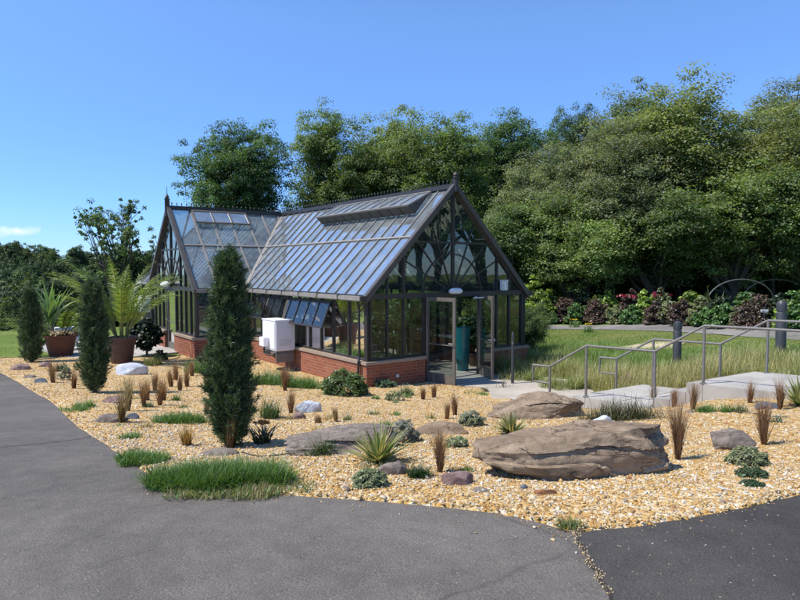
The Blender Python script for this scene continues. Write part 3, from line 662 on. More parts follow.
# ------------------------------------------------------------------ foliage makers
def unit(v): return v / (np.linalg.norm(v, axis=-1, keepdims=True) + 1e-9)
def rand_unit(r, n): return unit(r.normal(size=(n, 3)))
def leaf_quads(r, P, Nn, ln, wd, tint, fold=.0):
    """kite shaped leaves: P centres, Nn rough normals, ln/wd arrays; tint n x 3"""
    n = len(P); Nn = unit(Nn); a = unit(np.cross(Nn, rand_unit(r, n))); b = np.cross(Nn, a)
    ln = np.broadcast_to(ln, n)[:, None]; wd = np.broadcast_to(wd, n)[:, None]
    V = np.stack([P - a * ln * .5, P + b * wd * .5 - a * ln * .08, P + a * ln * .5, P - b * wd * .5 - a * ln * .08], 1).reshape(-1, 3)
    return V, np.arange(4 * n).reshape(n, 4), np.repeat(tint, 4, 0)
def tints(r, n, cols, jit=.18):
    cols = np.array(cols); k = r.integers(0, len(cols), n); return np.clip(cols[k] * (1 + r.normal(0, jit, (n, 1))) * (1 + r.normal(0, jit * .3, (n, 3))), .002, .9)
def cloud(r, centres, radii, per, ln, wd, cols, squash=.75, jit=.18, clump_jit=.16, outward=.5):
    """leaf clumps: leaves fill the outer part of each clump, facing out and up"""
    C = np.repeat(centres, per, 0); Rd = np.repeat(radii, per)[:, None]; n = len(C); d = rand_unit(r, n); d[:, 2] = np.where(d[:, 2] < -.3, -d[:, 2], d[:, 2])
    q = d * (r.random((n, 1)) ** .45) * Rd; q[:, 2] *= squash
    Nn = d * outward * 1.25 + rand_unit(r, n) * .7 + np.array([0, 0, .68])
    t = tints(r, n, cols, jit) * np.repeat(1 + r.normal(0, clump_jit, (len(centres), 1)), per, 0)
    s = r.uniform(.65, 1.25, n)
    return leaf_quads(r, C + q, Nn, ln * s, wd * s, np.clip(t, .003, .9))
def merge(parts):
    V, Fq, T_ = [], [], []; n = 0
    for v, f, t in parts: V.append(v); Fq.append(f + n); T_.append(t); n += len(v)
    return np.concatenate(V), np.concatenate(Fq), np.concatenate(T_)

def deciduous(seed, hgt, rad, base, cols, nclump, per, leaf, name_mat='leaf', wild=.22, trunk_r=.22, lobes=9):
    """returns (crown mesh, trunk mesh): lobed crown, heights from the ground"""
    r = np.random.default_rng(seed); zc = (hgt + base) / 2; rz = (hgt - base) / 2
    # big lobes make the uneven outline, clumps sit on the lobes
    ld = rand_unit(r, lobes); ld[:, 2] = ld[:, 2] * .9 + .15; lc = np.array([0, 0, zc]) + ld * np.array([rad, rad, rz]) * r.uniform(.45, .72, (lobes, 1)); lr = r.uniform(.34, .50, lobes)
    lc = np.vstack([lc, [[0, 0, zc]], [[0, 0, zc + rz * .45]]]); lr = np.r_[lr, .55, .45]
    k = r.choice(len(lc), nclump, p=lr ** 2 / (lr ** 2).sum()); d = rand_unit(r, nclump); rr_ = r.uniform(.35, .95, (nclump, 1))
    Cc = lc[k] + d * rr_ * lr[k][:, None] * np.array([rad, rad, rz]) * (1 + np.clip(r.normal(0, wild * .22, (nclump, 1)), -.2, .12))
    Cc[:, 2] = np.clip(Cc[:, 2], base * .8, hgt * 1.01)
    cr = r.uniform(.6, 1.25, nclump) * rad * .165
    lobe_t = 1 + r.normal(0, .12, len(lc))
    V, Fq, Tn = cloud(r, Cc, cr, per, leaf, leaf * .62, cols)
    Tn = Tn * np.repeat(np.repeat(lobe_t[k], per), 4)[:, None]
    crown = np_mesh('crown', V, Fq, M[name_mat], Tn)
    m = MB(); lean = r.normal(0, .03, 2) * hgt; top = Vector((lean[0], lean[1], zc + rz * .3))
    m.tube([(0, 0, -.4), (0, 0, .2), (lean[0] * .3, lean[1] * .3, base * .8), tuple(top)], [trunk_r * 1.35, trunk_r, trunk_r * .8, trunk_r * .25], 9)
    for j in range(len(lc) - 1):
        s0 = Vector((lean[0] * .35, lean[1] * .35, base * .7 + (zc - base) * .5 * r.random())); e_ = Vector(lc[j]); mid = (s0 + e_) / 2 + Vector(r.normal(0, .25, 3)) + Vector((0, 0, -.2))
        m.tube([s0, mid, e_], [trunk_r * .5, trunk_r * .33, trunk_r * .12], 6)
    for j in r.choice(nclump, min(nclump, 46), replace=False):
        e_ = Vector(Cc[j]); s0 = Vector(lc[k[j]]); m.tube([s0, (s0 + e_) / 2 + Vector((0, 0, .1)), e_], [trunk_r * .16, trunk_r * .1, trunk_r * .04], 4)
    me = bpy.data.meshes.new('trunk'); me.from_pydata(m.v, [], m.f); me.update(); me.materials.append(M['bark'])
    return crown, me, hgt, rad
def place_tree(tpl, name, px, dist, top, label, cat='tree', group='trees behind the greenhouse', width=None, rz=None, zoff=0):
    crown, trunk, hgt, rad = tpl; p = far_at(px, dist); g = h(p.x, p.y) + zoff
    Ht = CAMZ + (268.6 - top) * dist / F - g; sc = Ht / hgt; sw = (width * dist / F / rad) if width else sc
    e = empty(name, (p.x, p.y, g), rz if rz is not None else random.uniform(0, 6.28), label, cat, group)
    e.scale = (sw, sw, sc)
    link('crown', crown, e); link('trunk', trunk, e); return e

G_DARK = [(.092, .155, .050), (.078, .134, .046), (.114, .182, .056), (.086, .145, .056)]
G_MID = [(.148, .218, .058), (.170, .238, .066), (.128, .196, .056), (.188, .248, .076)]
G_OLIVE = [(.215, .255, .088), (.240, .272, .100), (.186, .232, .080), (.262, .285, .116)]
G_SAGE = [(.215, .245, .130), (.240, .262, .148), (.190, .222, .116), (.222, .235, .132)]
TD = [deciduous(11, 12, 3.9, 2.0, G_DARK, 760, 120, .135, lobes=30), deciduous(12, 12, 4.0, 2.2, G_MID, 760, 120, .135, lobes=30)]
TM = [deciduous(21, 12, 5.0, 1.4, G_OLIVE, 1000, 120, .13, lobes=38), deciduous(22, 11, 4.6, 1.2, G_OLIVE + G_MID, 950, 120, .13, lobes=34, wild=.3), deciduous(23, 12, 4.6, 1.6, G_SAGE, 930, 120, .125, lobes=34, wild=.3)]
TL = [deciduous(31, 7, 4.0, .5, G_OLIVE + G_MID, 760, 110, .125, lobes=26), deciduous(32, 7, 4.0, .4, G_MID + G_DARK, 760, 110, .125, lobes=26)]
# trees rising behind the roof
place_tree(TD[0], 'deciduous_tree', 237, 35, 110, 'dark round-crowned tree rising above the low ridge of the gable wing', width=55, rz=.6)
place_tree(TD[1], 'deciduous_tree', 336, 39, 101, 'tall sunlit tree with yellowish crown just past the sky gap above the roof', width=53, rz=2.2)
place_tree(TM[1], 'deciduous_tree', 402, 40, 110, 'broad mid green tree above the middle of the long roof', width=66, rz=1.1)
place_tree(TD[1], 'deciduous_tree', 448, 37, 114, 'leafy tree directly above the front gable finial', width=60, rz=4.0)
place_tree(TD[0], 'deciduous_tree', 503, 43, 109, 'dark narrow-topped tree between the finial and the pale sage tree', width=54, rz=5.0)
place_tree(TD[0], 'deciduous_tree', 578, 52, 98, 'distant dark treetop peeping over the dip in the tree line', width=36, rz=3.0)
place_tree(TM[2], 'deciduous_tree', 545, 33, 148, 'pale sage green tree beside the gable, its crown reaching low', width=62, rz=.4)
place_tree(TM[2], 'deciduous_tree', 606, 31, 120, 'rounded greyish tree below the dip in the tree line', width=76, rz=2.6)
place_tree(TM[0], 'deciduous_tree', 680, 33, 80, 'tallest olive green tree with a domed top over the flower bed', width=105, rz=1.9)
place_tree(TM[1], 'deciduous_tree', 640, 36, 92, 'feathery topped tree leaning against the tallest dome', width=70, rz=3.6)
place_tree(TM[0], 'deciduous_tree', 772, 32, 100, 'olive tree above the metal hoops, its crown cut by sky gaps', width=84, rz=4.4)
place_tree(TM[2], 'deciduous_tree', 800, 42, 76, 'tall thin-leaved tree at the edge of the frame against a white cloud', width=80, rz=.2)
place_tree(TD[0], 'deciduous_tree', 860, 36, 90, 'dark tree just out of the frame beyond the hoops', width=80, rz=2.0)
place_tree(TL[0], 'deciduous_tree', 572, 29.5, 190, 'low spreading tree whose branches hang behind the lime shrubs', width=74, rz=.9)
place_tree(TL[1], 'deciduous_tree', 655, 30, 178, 'low dark tree with trunks showing behind the red flowers', width=80, rz=2.9)
place_tree(TL[0], 'deciduous_tree', 735, 29, 165, 'low yellowish tree drooping over the first metal hoop', width=84, rz=4.9)
place_tree(TL[1], 'deciduous_tree', 812, 28, 172, 'low leafy tree drooping over the second metal hoop', width=80, rz=5.9)
place_tree(TL[1], 'deciduous_tree', 500, 31, 205, 'low tree seen past the gable beside the yellow-green shrub', width=64, rz=1.3)
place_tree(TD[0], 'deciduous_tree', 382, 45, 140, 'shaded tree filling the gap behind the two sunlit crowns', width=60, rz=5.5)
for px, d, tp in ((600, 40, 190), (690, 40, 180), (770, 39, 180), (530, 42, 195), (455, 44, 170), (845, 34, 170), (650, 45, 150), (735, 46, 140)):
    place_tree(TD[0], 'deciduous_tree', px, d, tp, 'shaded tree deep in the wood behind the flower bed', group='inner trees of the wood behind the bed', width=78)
ur = random.Random(21)
for i in range(22):
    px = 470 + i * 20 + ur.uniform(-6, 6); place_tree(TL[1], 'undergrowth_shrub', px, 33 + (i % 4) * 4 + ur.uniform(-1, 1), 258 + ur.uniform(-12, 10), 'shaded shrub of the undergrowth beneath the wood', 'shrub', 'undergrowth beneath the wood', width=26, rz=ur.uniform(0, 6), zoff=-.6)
# trees to the side of the camera, seen mirrored in the gable glass
for x, y, s in ((24, 9, 1.0), (27, 2, 1.1), (23, -6, .95), (31, 15, 1.1), (22, 15.4, .8), (27, 11.5, 1.2), (29, 6.5, 1.2), (34, 10, 1.3), (21, 4.5, 1.0), (36, 3, 1.3)):
    e = empty('deciduous_tree', (x, y, h(x, y)), x, 'leafy tree beside the paths, mirrored in the gable glass', 'tree', 'trees mirrored in the glass'); e.scale = (s * 1.1, s * 1.1, s)
    link('crown', TD[1][0], e); link('trunk', TD[1][1], e)

for x, y, s in ((-34, 27, .6), (-44, 33, .7)):
    e = empty('deciduous_tree', (x, y, h(x, y)), x, 'leafy tree beside the lawn, mirrored in the long side glazing', 'tree', 'trees mirrored in the side glazing'); e.scale = (s * 1.1, s * 1.1, s)
    link('crown', TD[0][0], e); link('trunk', TD[0][1], e)
for i in range(9):
    p = gw(W + 1.6 + (i % 2) * .8, 1.5 + i * 2.1); e = empty('garden_shrub', (p.x, p.y, h(p.x, p.y) - .2), i * 1.3, 'dark shrub behind the greenhouse, seen through its glass', 'shrub', 'shrubs behind the greenhouse'); e.scale = (.24, .24, .28 + .03 * (i % 3))
    link('crown', TL[1][0], e); link('trunk', TL[1][1], e)
for px, d, sc in ((136, 33, .30), (150, 32, .34), (164, 34, .36), (178, 33, .32), (192, 35, .36), (206, 34, .34)):
    p = far_at(px, d); e = empty('garden_shrub', (p.x, p.y, h(p.x, p.y) - .2), px, 'dark shrub at the lawn edge beyond the gable wing', 'shrub', 'shrubs beyond the gable wing'); e.scale = (sc, sc, sc)
    link('crown', TL[1][0], e); link('trunk', TL[1][1], e)
# sparse tree with visible limbs, left of the gable wing
def sparse_tree():
    r = np.random.default_rng(5); m = MB(); cl = []; cr = []
    fork = [Vector((r.normal(0, .25), r.normal(0, .25), 2.2 + .5 * k)) for k in range(4)]
    m.tube([(0, 0, -.5), (.05, 0, 1.2), (0, .05, 2.4), (.08, 0, 4.2)], [.24, .20, .17, .10], 8)
    for k in range(24):
        a = k * 2.4 + r.normal(0, .2); el = .45 + 1.0 * ((k * .618) % 1); R_ = r.uniform(3.3, 4.3)
        tip = Vector((R_ * math.cos(a) * math.cos(el), R_ * math.sin(a) * math.cos(el), 3.9 + 3.5 * math.sin(el))); f0 = fork[k % 4]
        mid = f0.lerp(tip, .5) + Vector((r.normal(0, .2), r.normal(0, .2), .25 - .5 * math.cos(el))); m.tube([f0, f0.lerp(mid, .5) + Vector((0, 0, .05)), mid, mid.lerp(tip, .5), tip], [.085, .07, .05, .03, .012], 6)
        for q in range(9):
            t = r.uniform(.3, 1); s0 = (f0.lerp(mid, t * 2) if t < .5 else mid.lerp(tip, t * 2 - 1)); d = Vector(r.normal(0, 1, 3)); d.z = abs(d.z) * .6 + .15; e_ = s0 + d.normalized() * r.uniform(.4, 1.15)
            m.tube([s0, s0.lerp(e_, .5) + Vector((0, 0, .05)), e_], [.022, .014, .005], 4)
            if r.random() < (.35 + .65 * t): cl.append(tuple(e_)); cr.append(r.uniform(.12, .34))
            if t > .7: cl.append(tuple(s0.lerp(e_, .6))); cr.append(r.uniform(.10, .24))
        cl.append(tuple(tip)); cr.append(.34)
    cl, cr = np.array(cl), np.array(cr); V, Fq, Tn = cloud(r, cl, cr, 40, .13, .08, G_DARK + G_MID, .8)
    crown = np_mesh('crown', V, Fq, M['leaf'], Tn); me = bpy.data.meshes.new('trunk'); me.from_pydata(m.v, [], m.f); me.update(); me.materials.append(M['bark'])
    return crown, me, float(cl[:, 2].max()) + .15, 4.4
SP = sparse_tree()
place_tree(SP, 'sparse_tree', 121, 40, 196, 'thin-leaved tree with bare limbs showing against the sky beside the gable wing', width=66, rz=.5)

# wooded valley and hillside
TF = [deciduous(41 + i, 12, 5.2, .8, [tuple(c * .58 for c in t) for t in (G_DARK, G_MID, G_DARK + G_MID, G_DARK)[i]], 300, 60, .36, 'leaf_far', lobes=9) for i in range(4)]
fr = random.Random(4)
def wood(px, d, top, w):
    place_tree(TF[fr.randrange(4)], 'deciduous_tree', px, d, top, 'leafy tree in the wooded valley beyond the lawn', group='trees of the wooded valley and hillside', width=w, rz=fr.uniform(0, 6.28))
ridge_y = lambda px: 238 + max(0, px) * .10 if px < 110 else 249
for i in range(26): px = -110 + i * 13 + fr.uniform(-4, 4); wood(px, 150 + fr.uniform(-8, 8), ridge_y(px) + fr.uniform(-3, 3), 17)
for i in range(20): px = -110 + i * 16 + fr.uniform(-5, 5); wood(px, 118 + fr.uniform(-6, 6), ridge_y(px) + 11 + fr.uniform(-3, 4), 21)
for i in range(16): px = -110 + i * 20 + fr.uniform(-5, 5); wood(px, 92 + fr.uniform(-6, 6), ridge_y(px) + 22 + fr.uniform(-4, 5), 26)
for i in range(13): px = -110 + i * 24 + fr.uniform(-6, 6); wood(px, 70 + fr.uniform(-4, 4), ridge_y(px) + 34 + fr.uniform(-5, 7), 31)
for i in range(11): px = -105 + i * 27 + fr.uniform(-6, 6); wood(px, 54 + fr.uniform(-3, 3), ridge_y(px) + (42 if px < 60 else 22) + fr.uniform(-6, 6), 36)
for px, d, tp, w in ((-20, 44, 284, 34), (18, 43, 290, 32), (52, 44, 292, 30), (88, 42, 280, 34), (115, 42, 252, 32), (142, 41, 240, 30), (165, 44, 236, 32), (195, 46, 228, 36)): wood(px, d, tp, w)
for px, d, tp, w in ((-8, 38, 312, 20), (10, 37, 311, 18), (30, 38, 314, 20), (52, 37, 312, 20), (70, 37, 310, 18)): wood(px, d, tp, w)

# ------------------------------------------------------------------ cedars
def cedar(px, py, top, halfw, label, seed, n=900, per=46, bl=.055):
    r = np.random.default_rng(seed); p = at(px, py); Ht = CAMZ + (268.6 - top) * p.y / F - p.z; rad = halfw * p.y / F * .54
    t = np.sort(r.random(n) ** .92); prof = np.interp(t, [0, .06, .18, .35, .55, .75, .9, 1], [.35, .66, .96, 1.0, .90, .66, .38, .06])
    a = r.random(n) * 6.283; bulge = 1 + .13 * np.sin(a * 3 + t * 9 + seed) + .10 * np.sin(a * 5 - t * 21) + r.normal(0, .22, n)
    rr_ = prof * rad * bulge * r.uniform(.45, 1.0, n) ** .5
    C = np.c_[rr_ * np.cos(a), rr_ * np.sin(a), t * Ht * .90 + .05]
    out = np.c_[np.cos(a), np.sin(a), np.zeros(n)]
    # feathery sprays: short scale leaves strung along upward arching twigs
    sdir = unit(out * r.uniform(.15, .65, (n, 1)) + np.array([0, 0, 1.0]) * r.uniform(.5, 1.1, (n, 1)) + r.normal(0, .25, (n, 3)))
    sl = r.uniform(.08, .19, n) * (.5 + .5 * Ht / 2.2)
    C2 = np.repeat(C, per, 0); k = r.random((n * per, 1)); Q = C2 + np.repeat(sdir, per, 0) * k * np.repeat(sl, per)[:, None] + r.normal(0, .022, (n * per, 3)) * (1.2 - k) * (.6 + .4 * Ht / 2.2)
    d = unit(np.repeat(sdir, per, 0) + r.normal(0, .55, (n * per, 3))); side = unit(np.cross(d, rand_unit(r, n * per))); ln = bl * r.uniform(.6, 1.3, (n * per, 1)); w = ln * .15
    V = np.stack([Q - side * w * .5, Q + side * w * .5, Q + d * ln + side * w * .12, Q + d * ln - side * w * .12], 1).reshape(-1, 3); m_ = n * per
    tc = tints(r, m_, [(.072, .115, .046), (.092, .140, .055), (.056, .092, .038), (.118, .165, .068)], .24) * np.repeat(1 + r.normal(0, .14, (n, 1)), per, 0)
    e = empty('columnar_cedar', p, 0, label, 'tree', 'columnar cedars in the gravel bed')
    link('foliage', np_mesh('foliage', V, np.arange(4 * m_).reshape(m_, 4), M['cedar'], np.repeat(np.clip(tc, .004, .5), 4, 0)), e)
    m = MB(); m.tube([(0, 0, -.15), (0.01, 0, Ht * .3), (0, .01, Ht * .9)], [.05, .035, .006], 8)
    for i in range(0, n, 6): m.tube([(0, 0, max(.03, C[i, 2] - .12)), tuple(C[i])], [.008, .003], 4, False)
    m.build('trunk', M['bark'], e); return e
cedar(231, 449, 246, 25.5, 'tallest narrow dark cedar standing in the gravel before the outdoor unit', 1, 1400, 74, .050)
cedar(95, 394, 277, 17.5, 'narrow cedar growing between the two potted palms', 2, 950, 64, .055)
cedar(32, 363, 286, 14.5, 'smallest narrow cedar beside the lawn and first planter', 3, 760, 56, .06)

# ------------------------------------------------------------------ blade plants
def blades(r, base, hgt, wd, lean, curve, cols, jit=.2, tipcol=None, seg=4, ang=None):
    """tapering blades: base n x 3; hgt, wd arrays; lean = initial tilt, curve = extra droop"""
    n = len(base); hgt = np.broadcast_to(hgt, n); wd = np.broadcast_to(wd, n); a = r.random(n) * 6.283 if ang is None else ang
    hd = np.c_[np.cos(a), np.sin(a), np.zeros(n)]; sd = np.c_[-np.sin(a), np.cos(a), np.zeros(n)]
    ts = np.linspace(0, 1, seg + 1); V = np.empty((n, seg + 1, 2, 3)); p = base.copy(); l0 = np.broadcast_to(lean, n); cv = np.broadcast_to(curve, n); Tn = np.empty((n, seg + 1, 2, 3)); c = tints(r, n, cols, jit)
    for i, t in enumerate(ts):
        w = wd * (1 - t ** 1.6) * (.65 + .7 * min(t * 4, .5)) * .5 + wd * .02
        V[:, i, 0] = p - sd * w[:, None]; V[:, i, 1] = p + sd * w[:, None]
        cc = c if tipcol is None else c * (1 - t) + np.array(tipcol) * t
        Tn[:, i, 0] = cc; Tn[:, i, 1] = cc
        an = l0 + cv * (t + .5 / seg); p = p + (hd * np.sin(an)[:, None] + np.array([0, 0, 1]) * np.cos(an)[:, None]) * (hgt / seg)[:, None]
    k = np.arange(n)[:, None] * (2 * (seg + 1)) + np.arange(seg)[None] * 2; k = k.ravel()
    return V.reshape(-1, 3), np.stack([k, k + 1, k + 3, k + 2], -1), np.clip(Tn.reshape(-1, 3), .003, .9)
def disc(r, n, rx, ry=None, pw=.5):
    a = r.random(n) * 6.283; q = r.random(n) ** pw; return np.c_[q * rx * np.cos(a), q * (ry or rx) * np.sin(a), np.zeros(n)]
def on_ground(base, p): 
    b = base.copy(); b[:, 2] += hts(b[:, :2] + np.array([p.x, p.y])) - p.z + .02; return b
def plant(name, px, py, parts, label, cat, group=None, part='foliage', mat='blade'):
    p = at(px, py); e = empty(name, p, 0, label, cat, group); V, Fq, Tn = merge(parts(p)); link(part, np_mesh(part, V, Fq, M[mat], Tn), e); return e
S = lambda p, px: px * p.y / F          # photo pixels to metres at that spot
sd_ = [100]
def nr(): sd_[0] += 1; return np.random.default_rng(sd_[0])

RUST = [(.19, .075, .038), (.24, .11, .05), (.14, .06, .032), (.28, .16, .08)]
GREEN = [(.095, .19, .032), (.12, .22, .040), (.080, .165, .030), (.15, .24, .05)]
TAN = [(.36, .27, .13), (.42, .33, .17), (.28, .22, .10), (.22, .2, .08)]
def tuft(px, py, hpx, label, group='rust-brown grass tufts in the gravel', cols=RUST, n=150, wpx=3, tip=(.34, .20, .11), lean=.1):
    def f(p):
        r = nr(); b = on_ground(disc(r, n, S(p, wpx * .62)), p); hh = S(p, hpx) * (.35 + .95 * r.random(n) ** .8)
        return [blades(r, b, hh, .0035 + .0005 * p.y, np.abs(r.normal(0, lean * 1.1, n)), r.uniform(0, .5, n), cols, .25, tip, 4, r.normal(r.uniform(0, 6.28), 1.5, n))]
    return plant('grass_tuft', px, py, f, label, 'grass tuft', group)
LC = 'upright rust-brown grass tuft in the cluster between the pale blue rock and the tallest cedar'
for px, py, hp in ((144, 409, 26), (160, 407, 24), (164, 402, 22), (155, 392, 18), (171, 388, 17), (180, 392, 15), (176, 381, 16), (187, 388, 19), (192, 377, 14), (147, 402, 20)):
    tuft(px, py, hp, LC, 'cluster of rust-brown tufts near the pale blue rock')
tuft(53, 384, 22, 'rust-brown grass tuft beside the smallest cedar'); tuft(74, 390, 17, 'short rust-brown tuft against the foot of the middle cedar')
tuft(122, 425, 34, 'leaning rust-brown tuft growing beside the flat grey rock by the path', lean=.2, tip=(.30, .24, .12)); tuft(128, 413, 34, 'pale-tipped brown tuft just behind the flat grey rock', tip=(.32, .26, .13))
tuft(230, 451, 32, 'brown tuft at the foot of the tallest cedar', n=200, wpx=5, tip=(.25, .2, .1)); tuft(207, 416, 14, 'short brown tuft beside the lower trunk of the tallest cedar')
tuft(285, 392, 24, 'brown tuft just before the outdoor unit'); tuft(291, 415, 22, 'brown tuft beside the white and dark rock'); tuft(287, 389, 18, 'thin brown tuft between the outdoor unit and the wall shrubs')
tuft(440, 476, 44, 'tall rust-brown tuft standing just before the great boulder', n=240, wpx=4); tuft(678, 463, 58, 'tall rust-brown tuft hugging the end of the great boulder', n=260, wpx=4)
tuft(764, 448, 48, 'tall dark-stemmed tuft beside the low grey-brown rock', n=240, wpx=4); tuft(653, 406, 20, 'rust-brown tuft at the edge of the first landing'); tuft(674, 409, 18, 'thin rust-brown tuft along the first landing')
tuft(693, 412, 26, 'rust-brown tuft near the small green weeds by the steps'); tuft(704, 402, 22, 'brown tuft by the corner of the upper landing', tip=(.3, .22, .08)); tuft(750, 405, 20, 'brown tuft before the upper landing'); tuft(780, 412, 30, 'dark brown tuft before the last yucca')
tuft(423, 401, 12, 'little brown tuft near the threshold slab'); tuft(434, 399, 13, 'second little brown tuft near the threshold slab'); tuft(447, 421, 16, 'thin brown tuft behind the long brown rock'); tuft(455, 417, 20, 'wispy brown tuft behind the long brown rock near the lavender')
tuft(336, 424, 14, 'faint straw tuft behind the flat tan rock', cols=TAN); tuft(318, 425, 8, 'low orange-brown tuft behind the flat tan rock', cols=RUST + TAN, wpx=5)
tuft(187, 448, 20, 'orange-tipped grass tuft behind the lush green grass', cols=TAN + RUST, n=200, wpx=7, tip=(.40, .24, .06), lean=.3)

SAGE_W = [(.20, .25, .13), (.16, .22, .10)]
def lush(px, py, wpx, hpx, dpx, n, label, cols=GREEN, grp=None, name='grass_clump', lean=.5, tip=None):
    def f(p):
        r = nr(); k = max(26, n // 220); cx = disc(r, k, S(p, wpx) * .95, S(p, dpx) * 2.4, .62 if k > 26 else .5); which = r.integers(0, k, n); q_ = .22 if k == 26 else .11; b = cx[which] + disc(r, n, S(p, wpx) * q_ + .03, S(p, wpx) * q_ + .03); b = on_ground(b, p)
        hh = S(p, hpx) * r.uniform(.45, 1.1, n) * r.uniform(.55, 1.15, k)[which]; return [blades(r, b, hh, .0035 + .0005 * p.y, r.uniform(0, lean * 1.5, n), r.uniform(.1, 1.6, n), cols, .25, tip)]
    return plant(name, px, py, f, label, 'grass', grp)
lush(218, 486, 72, 27, 11, 19000, 'wide lush green grass clump spilling onto the asphalt edge')
lush(142, 464, 24, 15, 7, 3600, 'smaller green grass clump at the asphalt edge beside the wide one')
lush(240, 494, 70, 10, 6, 5200, 'thin low grass fringe trailing along the asphalt toward the sage plants', cols=GREEN + TAN)
lush(74, 412, 12, 8, 6, 400, 'sparse low weeds at the path edge below the middle cedar'); lush(85, 409, 8, 12, 4, 320, 'small upright weeds beside the flat stones by the path')
lush(182, 424, 26, 14, 6, 2200, 'spreading mid green plant in the gravel before the brown tuft cluster'); lush(130, 440, 9, 10, 4, 280, 'sparse green weeds behind the smaller grass clump')
lush(210, 372, 24, 16, 8, 1800, 'soft green plants along the wing\'s brick wall', cols=GREEN); lush(268, 384, 26, 16, 8, 2000, 'leafy green weeds along the wall below the outdoor unit', cols=GREEN + [(.12, .17, .04)])
lush(302, 388, 20, 14, 6, 1500, 'bright green groundcover between the outdoor unit and the corner shrub'); lush(270, 420, 8, 28, 4, 420, 'tall spindly green weed between the tallest cedar and the white rock', cols=[(.09, .15, .05), (.07, .12, .04)])
lush(319, 457, 14, 22, 4, 900, 'feathery green tuft leaning on the flat tan rock', cols=[(.09, .15, .04), (.11, .16, .06)]); lush(569, 530, 10, 13, 3, 420, 'little weed sprouting where the two asphalts meet', cols=GREEN + TAN)
lush(705, 414, 9, 12, 4, 420, 'small bright green weed by the steps', cols=GREEN); lush(726, 414, 5, 14, 3, 160, 'thin green seedling before the upper landing', cols=GREEN); lush(739, 414, 6, 15, 3, 160, 'dusty green seedling before the upper landing', cols=[(.14, .17, .08)])
lush(418, 480, 9, 20, 3, 480, 'dark green blade tuft between the grey stone and the pink stone', cols=[(.030, .07, .02), (.04, .09, .025)], lean=.6)
lush(466, 475, 5, 10, 2, 90, 'tiny green tuft above the pink stone'); lush(405, 396, 8, 14, 3, 260, 'grey-green weed before the front brick wall', cols=[(.12, .16, .08)])
lush(622, 421, 40, 30, 6, 1500, 'wispy dark grass spray behind the great boulder', cols=[(.055, .07, .03), (.09, .09, .04), (.18, .15, .07), (.04, .05, .025)], lean=.9)
lush(500, 389, 14, 26, 2, 24, 'few arching bare stems above the mounded rock', cols=[(.10, .09, .06)], lean=.7); lush(478, 395, 12, 4, 4, 300, 'low green moss-like patch at the slab edge', cols=GREEN)
lush(152, 366, 8, 16, 4, 300, 'small spiky yellow-green plant beside the pale blue rock', cols=[(.16, .18, .05), (.2, .2, .07)]); lush(60, 372, 8, 12, 4, 300, 'dark green seedling behind the smallest cedar', cols=[(.03, .06, .02)])
lush(777, 425, 4, 16, 2, 80, 'slim blue-green shoot near the tall dark-stemmed tuft', cols=[(.10, .15, .09)])

lush(505, 374, 12, 30, 5, 700, 'tall yellow-green grass beside the open door and slim bollard', cols=[(.22, .27, .09), (.30, .30, .12)]); lush(528, 368, 14, 26, 6, 900, 'tall grass hiding the low brick wall past the door', cols=[(.16, .24, .06), (.28, .30, .11)])
lush(522, 380, 22, 16, 5, 900, 'fringe of pale grass along the threshold slab', cols=[(.34, .34, .14), (.24, .29, .09)]); lush(565, 389, 24, 20, 5, 1200, 'fringe of tall pale grass below the bottom of the far railing', cols=[(.36, .36, .15), (.25, .30, .09)])
wr = random.Random(33)
for i in range(44):
    px, py = wr.uniform(112, 460), wr.uniform(392, 482)
    if py > 430 + px * .15 + 5 or (px < 250 and py > 465) or (205 < px < 300 and py > 470) or py > 452 + (px - 120) * .25: continue
    lush(px, py, wr.uniform(2.5, 6), wr.uniform(5, 11), 3, int(wr.uniform(40, 130)), 'small sprig of weed growing through the open gravel', cols=wr.choice([GREEN, SAGE_W, [(.18, .2, .08)], TAN]), grp='weeds scattered through the gravel', name='weed')
def mound(px, py, wpx, hpx, label, cols, n=130, per=60, leaf=.03, asp=.35, name='shrub', cat='shrub', grp=None, mat='plant', up=.6):
    def f(p):
        r = nr(); w, hh = S(p, wpx), S(p, hpx); d = rand_unit(r, n); d[:, 2] = abs(d[:, 2]); C = d * r.uniform(.55, 1, (n, 1)) * np.array([w, w * .85, hh * .85]) + np.array([0, 0, hh * .06]); C = on_ground(C * np.array([1, 1, 1]), p)
        return [cloud(r, C, np.full(n, max(.03, w * .16)), per, leaf, leaf * asp, cols, .9, .2, .16, up)]
    return plant(name, px, py, f, label, cat, grp, 'foliage', mat)
SAGE = [(.25, .28, .14), (.30, .32, .17), (.20, .24, .11)]
mound(344, 396, 27, 27, 'dark bushy shrub at the front corner of the brick wall', [(.065, .12, .032), (.09, .15, .04), (.17, .20, .05)], 170, 60, .06)
mound(370, 489, 18, 19, 'sage green mounded herb in front of the variegated yucca', SAGE, 200, 60, .028); mound(456, 449, 12, 11, 'low sage cushion beside the brown tuft behind the great boulder', SAGE, 110, 50, .03)
mound(747, 467, 19, 19, 'sage green cushion in front of the low grey-brown rock', SAGE, 200, 60, .03); mound(752, 479, 16, 7, 'flat dark green mat just before the sage cushion', [(.05, .085, .03), (.08, .11, .045)], 110, 50, .03)
mound(752, 489, 11, 4, 'thin dark green sprig lowest in the gravel before the sage cushion', [(.05, .085, .03)], 50, 40, .028)
LAV = [(.32, .30, .27), (.26, .25, .21), (.21, .23, .15)]
mound(404, 444, 17, 26, 'grey twiggy lavender bush behind the variegated yucca', LAV, 110, 40, .045, .16); mound(472, 428, 14, 18, 'grey-green lavender bush behind the second yucca', LAV + SAGE, 100, 40, .045, .16)
